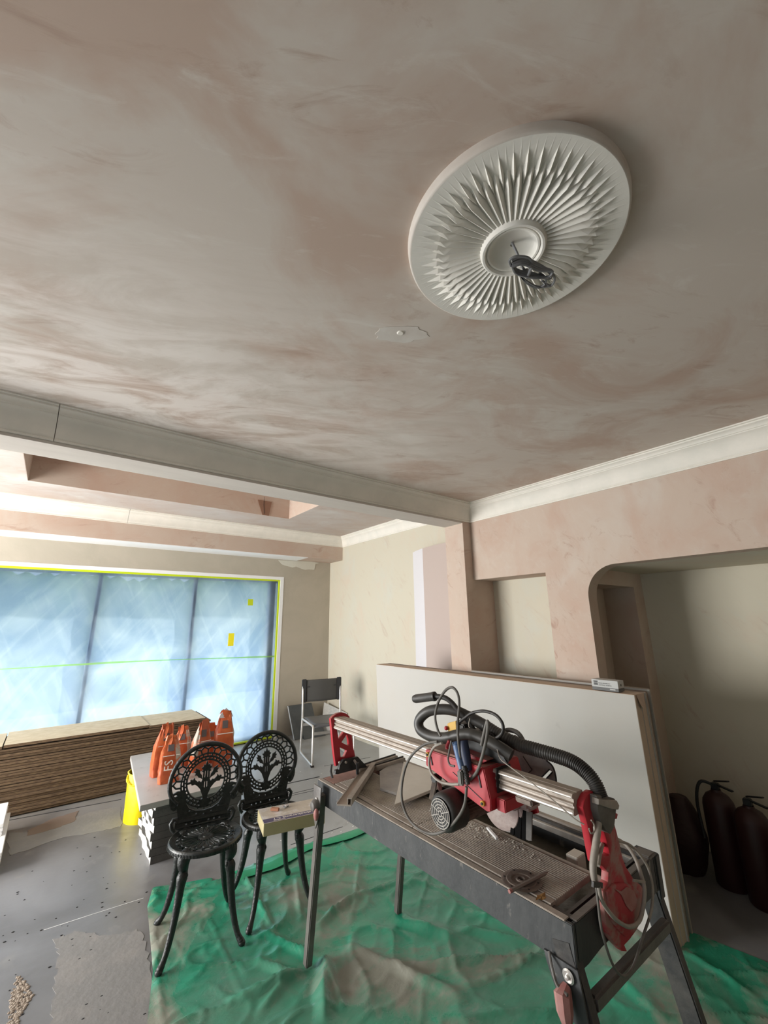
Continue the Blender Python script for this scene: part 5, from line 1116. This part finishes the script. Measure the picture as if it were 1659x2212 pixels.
for sx in (-1, 1): MB().box(sx*W2/2-.045 if sx > 0 else sx*W2/2-.014, sx*W2/2+.014 if sx > 0 else sx*W2/2+.045, D2/2-.0, D2/2+.034, .585, .862).build('mesh_sleeve', M['meshd'], mc, bevel=.006)
MB().bar((-W2/2, D2/2+.014, .77), (W2/2, D2/2+.014, .77), .02, .016).build('back_tube', M['meshd'], mc)
vs = []; fs = []
for j in range(9):
    for i in range(9):
        u, v = i/8, j/8; vs.append((-W2/2+.01+(W2-.02)*u, -D2/2-.005+(D2-.03)*v, .425-.012*math.sin(math.pi*u)*math.sin(math.pi*v)-(.02 if j == 0 else 0)))
for j in range(8):
    for i in range(8): fs.append((j*9+i, j*9+i+1, (j+1)*9+i+1, (j+1)*9+i))
mb = MB(); mb.add(vs, fs); o = mb.build('seat_mesh', M['seatm'], mc, smooth=180, fix=False); sm = o.modifiers.new('t', 'SOLIDIFY'); sm.thickness = .004
mc.location = (2.865, 4.86, 0); mc.rotation_euler = (0, 0, R(-13.7))
# slabs leaning against the window wall
def lean_slab(name, x0_, x1_, yb, yt, h, t, mm, edge, label, zb=0, rot=0):
    o = empty(name, ((x0_+x1_)/2, yb, zb)); tag(o, label, 'slab')
    f = lambda x, w_, z: Vector((x, yb+(yt-yb)*z/h-w_, zb+z+.002))
    MB().hexa([f(x0_, t, 0), f(x1_, t, 0), f(x1_, 0, 0), f(x0_, 0, 0)], [f(x0_, t, h), f(x1_, t, h), f(x1_, 0, h), f(x0_, 0, h)]).build('slab_face', mm, o, bevel=.002)
    MB().hexa([f(x0_-.003, t*.97, .001), f(x0_, t*.97, .001), f(x0_, .001, .001), f(x0_-.003, .001, .001)], [f(x0_-.003, t*.97, h-.001), f(x0_, t*.97, h-.001), f(x0_, .001, h-.001), f(x0_-.003, .001, h-.001)]).build('sawn_edge', edge, o)
    return o
lean_slab('slate_slab', 2.90, 3.28, 5.83, 6.07, .40, .03, M['slate'], M['ltile'], 'dark slate slab leaning on the window wall behind the garden chair')
lean_slab('slate_slab', 3.02, 3.36, 5.76, 5.99, .22, .025, M['slate'], M['slate'], 'small low dark slab leaning in front of the taller slate slab')
o = empty('pale_slab', (3.5, 5.8, 0)); tag(o, 'pale stone slab leaning into the far room corner', 'slab')
q = [Vector((3.40, 5.93, .0)), Vector((3.57, 5.45, .0)), Vector((3.574, 5.50, .30)), Vector((3.50, 6.03, .385))]
nn = (q[1]-q[0]).cross(q[3]-q[0]).normalized()*.02
MB().hexa([q[0], q[1], q[1]+nn, q[0]+nn], [q[3], q[2], q[2]+nn, q[3]+nn]).build('slab_face', M['bkrw'], o, bevel=.002)
# curled foam sheet leaning on the far wall
fs_ = empty('foam_sheet', (3.5, 3.6, 0)); tag(fs_, 'tall curled white foam sheet leaning on the cream wall behind the pillar', 'foam sheet')
Hh = 2.43
def fcurve(z): return 3.80-.13*(1-z/Hh)*.3
pl_ = [(3.34, 2.95), (3.36, 3.4), (3.40, 3.66), (3.455, 3.83), (3.51, 3.96)]
vs = []; fs = []; K = len(pl_)
for zi in range(9):
    z = Hh*zi/8; tw = .015*math.sin(z*1.6)
    for (x, y) in pl_: vs.append((x+.05*(z/Hh)+tw, y, z+.002))
    for (x, y) in pl_: vs.append((x+.028+.05*(z/Hh)+tw, y+.012, z+.002))
for zi in range(8):
    a_ = zi*2*K; b_ = a_+2*K
    for k in range(K-1): fs += [(a_+k, a_+k+1, b_+k+1, b_+k), (a_+K+k+1, a_+K+k, b_+K+k, b_+K+k+1)]
    fs += [(a_+K-1, a_+2*K-1, b_+2*K-1, b_+K-1), (a_, b_, b_+K, a_+K)]
fs += [tuple(range(K))+tuple(range(2*K-1, K-1, -1)), tuple(8*2*K+k for k in range(K))+tuple(8*2*K+k for k in range(2*K-1, K-1, -1))]
mb = MB(); mb.add(vs, fs); o = mb.build('sheet', [M['foamp'], M['foam']], fs_, smooth=30)
for p in o.data.polygons: p.material_index = 1 if p.center.y > 3.67 else 0
# ------------------------------------------------------------------ plasterboards on edge against the right wall
Yr, Yl = 1.112, 3.50
def pboard(xb, xt, t, mm, label, group, h=1.165, y0=Yr, y1=Yl, edge=None):
    root = empty('plasterboard', (xb, (y0+y1)/2, 0)); tag(root, label, 'plasterboard', group)
    f = lambda x, y, z: Vector((x+(xt-xb)*z/h, y, z+.003))
    MB().hexa([f(xb, y0, 0), f(xb+t, y0, 0), f(xb+t, y1, 0), f(xb, y1, 0)], [f(xb, y0, h), f(xb+t, y0, h), f(xb+t, y1, h), f(xb, y1, h)]).build('core', edge or M['boardedge'], root, bevel=.001)
    MB().hexa([f(xb-.0012, y0+.002, .003), f(xb+.0, y0+.002, .003), f(xb+.0, y1-.002, .003), f(xb-.0012, y1-.002, .003)], [f(xb-.0012, y0+.002, h-.002), f(xb, y0+.002, h-.002), f(xb, y1-.002, h-.002), f(xb-.0012, y1-.002, h-.002)]).build('paper_face', mm, root)
    return root
pboard(2.645, 2.605, .062, M['board'], 'front plasterboard of the stack on edge, broad pale grey face, thick cream end', None, edge=M['boardcream'])
pboard(2.7085, 2.6685, .05, M['board'], 'thick cream-ended board right behind the front plasterboard', None, edge=M['boardcream'], y0=1.108)
pboard(2.760, 2.720, .0125, M['board'], 'thin grey-edged board in the middle of the plasterboard stack', 'thin boards in the plasterboard stack', y0=1.10)
pboard(2.774, 2.734, .0125, M['board'], 'thin grey-edged board in the middle of the plasterboard stack', 'thin boards in the plasterboard stack', y0=1.106)
pboard(2.788, 2.750, .032, M['board'], 'recessed brown-ended board near the back of the plasterboard stack', None, edge=M['boarddark'], y0=1.114)
pboard(2.840, 2.806, .0125, M['board'], 'rearmost thin plasterboard of the stack, sticking out slightly to the right', None, y0=1.110, y1=2.45, h=1.175)
pboard(2.855, 2.822, .0125, M['board'], 'thin plasterboard tight against the right wall behind the rest', None, y0=1.12, y1=2.45, h=1.175)
a = px(1380, 1504, Y=1.10); tag(MB().add([Vector((2.612, 1.105, 1.168)), Vector((2.70, 1.104, 1.17)), Vector((2.69, 1.099, 1.115)), Vector((2.66, 1.098, 1.09)), Vector((2.63, 1.10, 1.12))], [(0, 1, 2, 3, 4)]).build('torn_tape', mat('torn_paper', (.50, .36, .28), .5)), 'torn strip of paper tape on the top corner of the plasterboards', 'tape')
# small box of screws standing on the boards
sb = empty('screw_box', (2.66, 1.36, 1.17)); tag(sb, 'small white and grey screw box lying on top of the plasterboards', 'box')
zb1 = 1.1715; pA, pB = px(1280, 1490, Z=zb1), px(1337, 1494, Z=zb1)
pA.x = pB.x = 2.612; bx0, bx1 = 2.612, 2.685; by0, by1 = px(1337, 1494, X=2.612).y, px(1280, 1490, X=2.612).y; bh = .058
MB().box(bx0, bx1, by0, by1, zb1, zb1+bh*.30).build('grey_tray', M['boxg'], sb, bevel=.001); MB().box(bx0, bx1, by0, by1, zb1+bh*.30, zb1+bh).build('carton_sleeve', M['boxw'], sb, bevel=.001)
Tm = lambda y, z: Matrix(((0, 0, -1, bx0-.0006), (-1, 0, 0, y), (0, 1, 0, z), (0, 0, 0, 1)))
ln = by1-by0
MB().box(bx0-.0006, bx0, by1-ln*.24, by1-ln*.08, zb1+bh*.48, zb1+bh*.88).build('logo_square', M['black'], sb)
MB().text('DW', .014, Tm(by1-ln*.16, zb1+bh*.68), .0003).build('lettering', M['boxw'], sb)
MB().text('BLACK PHOSPHATE', .0075, Tm(by1-ln*.27, zb1+bh*.68), .0002, align='LEFT').build('lettering', M['black'], sb)
MB().text('DRYWALL SCREWS', .0085, Tm(by1-ln*.27, zb1+bh*.50), .0002, align='LEFT').build('lettering', M['black'], sb)
MB().box(bx0-.0006, bx0, by0+ln*.12, by0+ln*.32, zb1+bh*.12, zb1+bh*.24).build('pale_label', M['boxw'], sb)
MB().box(bx0+.03, bx0+.04, by0-.0006, by0, zb1+bh*.5, zb1+bh*.7).build('end_mark', M['black'], sb)
# ------------------------------------------------------------------ dark clutter in the alcove
def cylinder_(x, y, h, r_, label, hose=True):
    root = empty('fire_extinguisher', (x, y, 0)); tag(root, label, 'extinguisher')
    Tz = Matrix.Translation((x, y, 0))
    MB().lathe([(.0001, 0), (r_*.9, 0), (r_, .012), (r_, h*.82), (r_*.93, h*.88), (r_*.7, h*.94), (r_*.35, h*.975), (r_*.3, h)], Tz, 24).build('cylinder', M['ext'], root, smooth=40)
    MB().box(x-.02, x+.02, y-.02, y+.02, h, h+.035).build('valve', M['black'], root, bevel=.004)
    MB().bar((x, y, h+.045), (x-.05, y-.09, h+.075), .02, .008).build('lever', M['black'], root, bevel=.002); MB().bar((x, y, h+.03), (x-.04, y-.10, h+.02), .02, .008).build('carry_handle', M['black'], root, bevel=.002)
    if hose: MB().tube(spline([(x, y, h+.02), (x-.03, y+.07, h+.03), (x-.05, y+.10, h-.08), (x-.06, y+.09, h-.28)], 6), .009, 8).build('hose', M['black'], root, smooth=60)
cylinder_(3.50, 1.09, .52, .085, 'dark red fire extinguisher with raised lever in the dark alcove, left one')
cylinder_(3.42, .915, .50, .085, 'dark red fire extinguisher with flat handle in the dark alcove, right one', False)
def sack(x, y, r_, h, mm, label, seed):
    mb = MB(); vs = []; K = 20; rows = 12
    for i in range(rows+1):
        t = i/rows
        for k in range(K):
            a_ = 2*math.pi*k/K; rad_ = r_*(math.sin(math.pi*(.18+.75*t))**.6)*(1+.18*noise.noise(Vector((math.cos(a_)*2, math.sin(a_)*2, t*3+seed))))
            vs.append((x+rad_*math.cos(a_), y+rad_*math.sin(a_), h*t))
    fs = [(i*K+k, i*K+(k+1) % K, (i+1)*K+(k+1) % K, (i+1)*K+k) for i in range(rows) for k in range(K)]+[tuple(range(K-1, -1, -1)), tuple(rows*K+k for k in range(K))]
    mb.add(vs, fs); tag(mb.build('bin_bag', mm, smooth=60), label, 'bag')
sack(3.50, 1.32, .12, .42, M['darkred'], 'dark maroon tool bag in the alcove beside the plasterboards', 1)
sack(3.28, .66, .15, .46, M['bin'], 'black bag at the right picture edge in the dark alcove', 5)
tag(MB().tube(spline([(3.40, .82, .47), (3.38, .80, .53), (3.33, .76, .53), (3.30, .74, .47)], 6), .006, 6).build('cable_loop', M['black'], smooth=60), 'black cable loop on the bag at the right edge', 'cable')
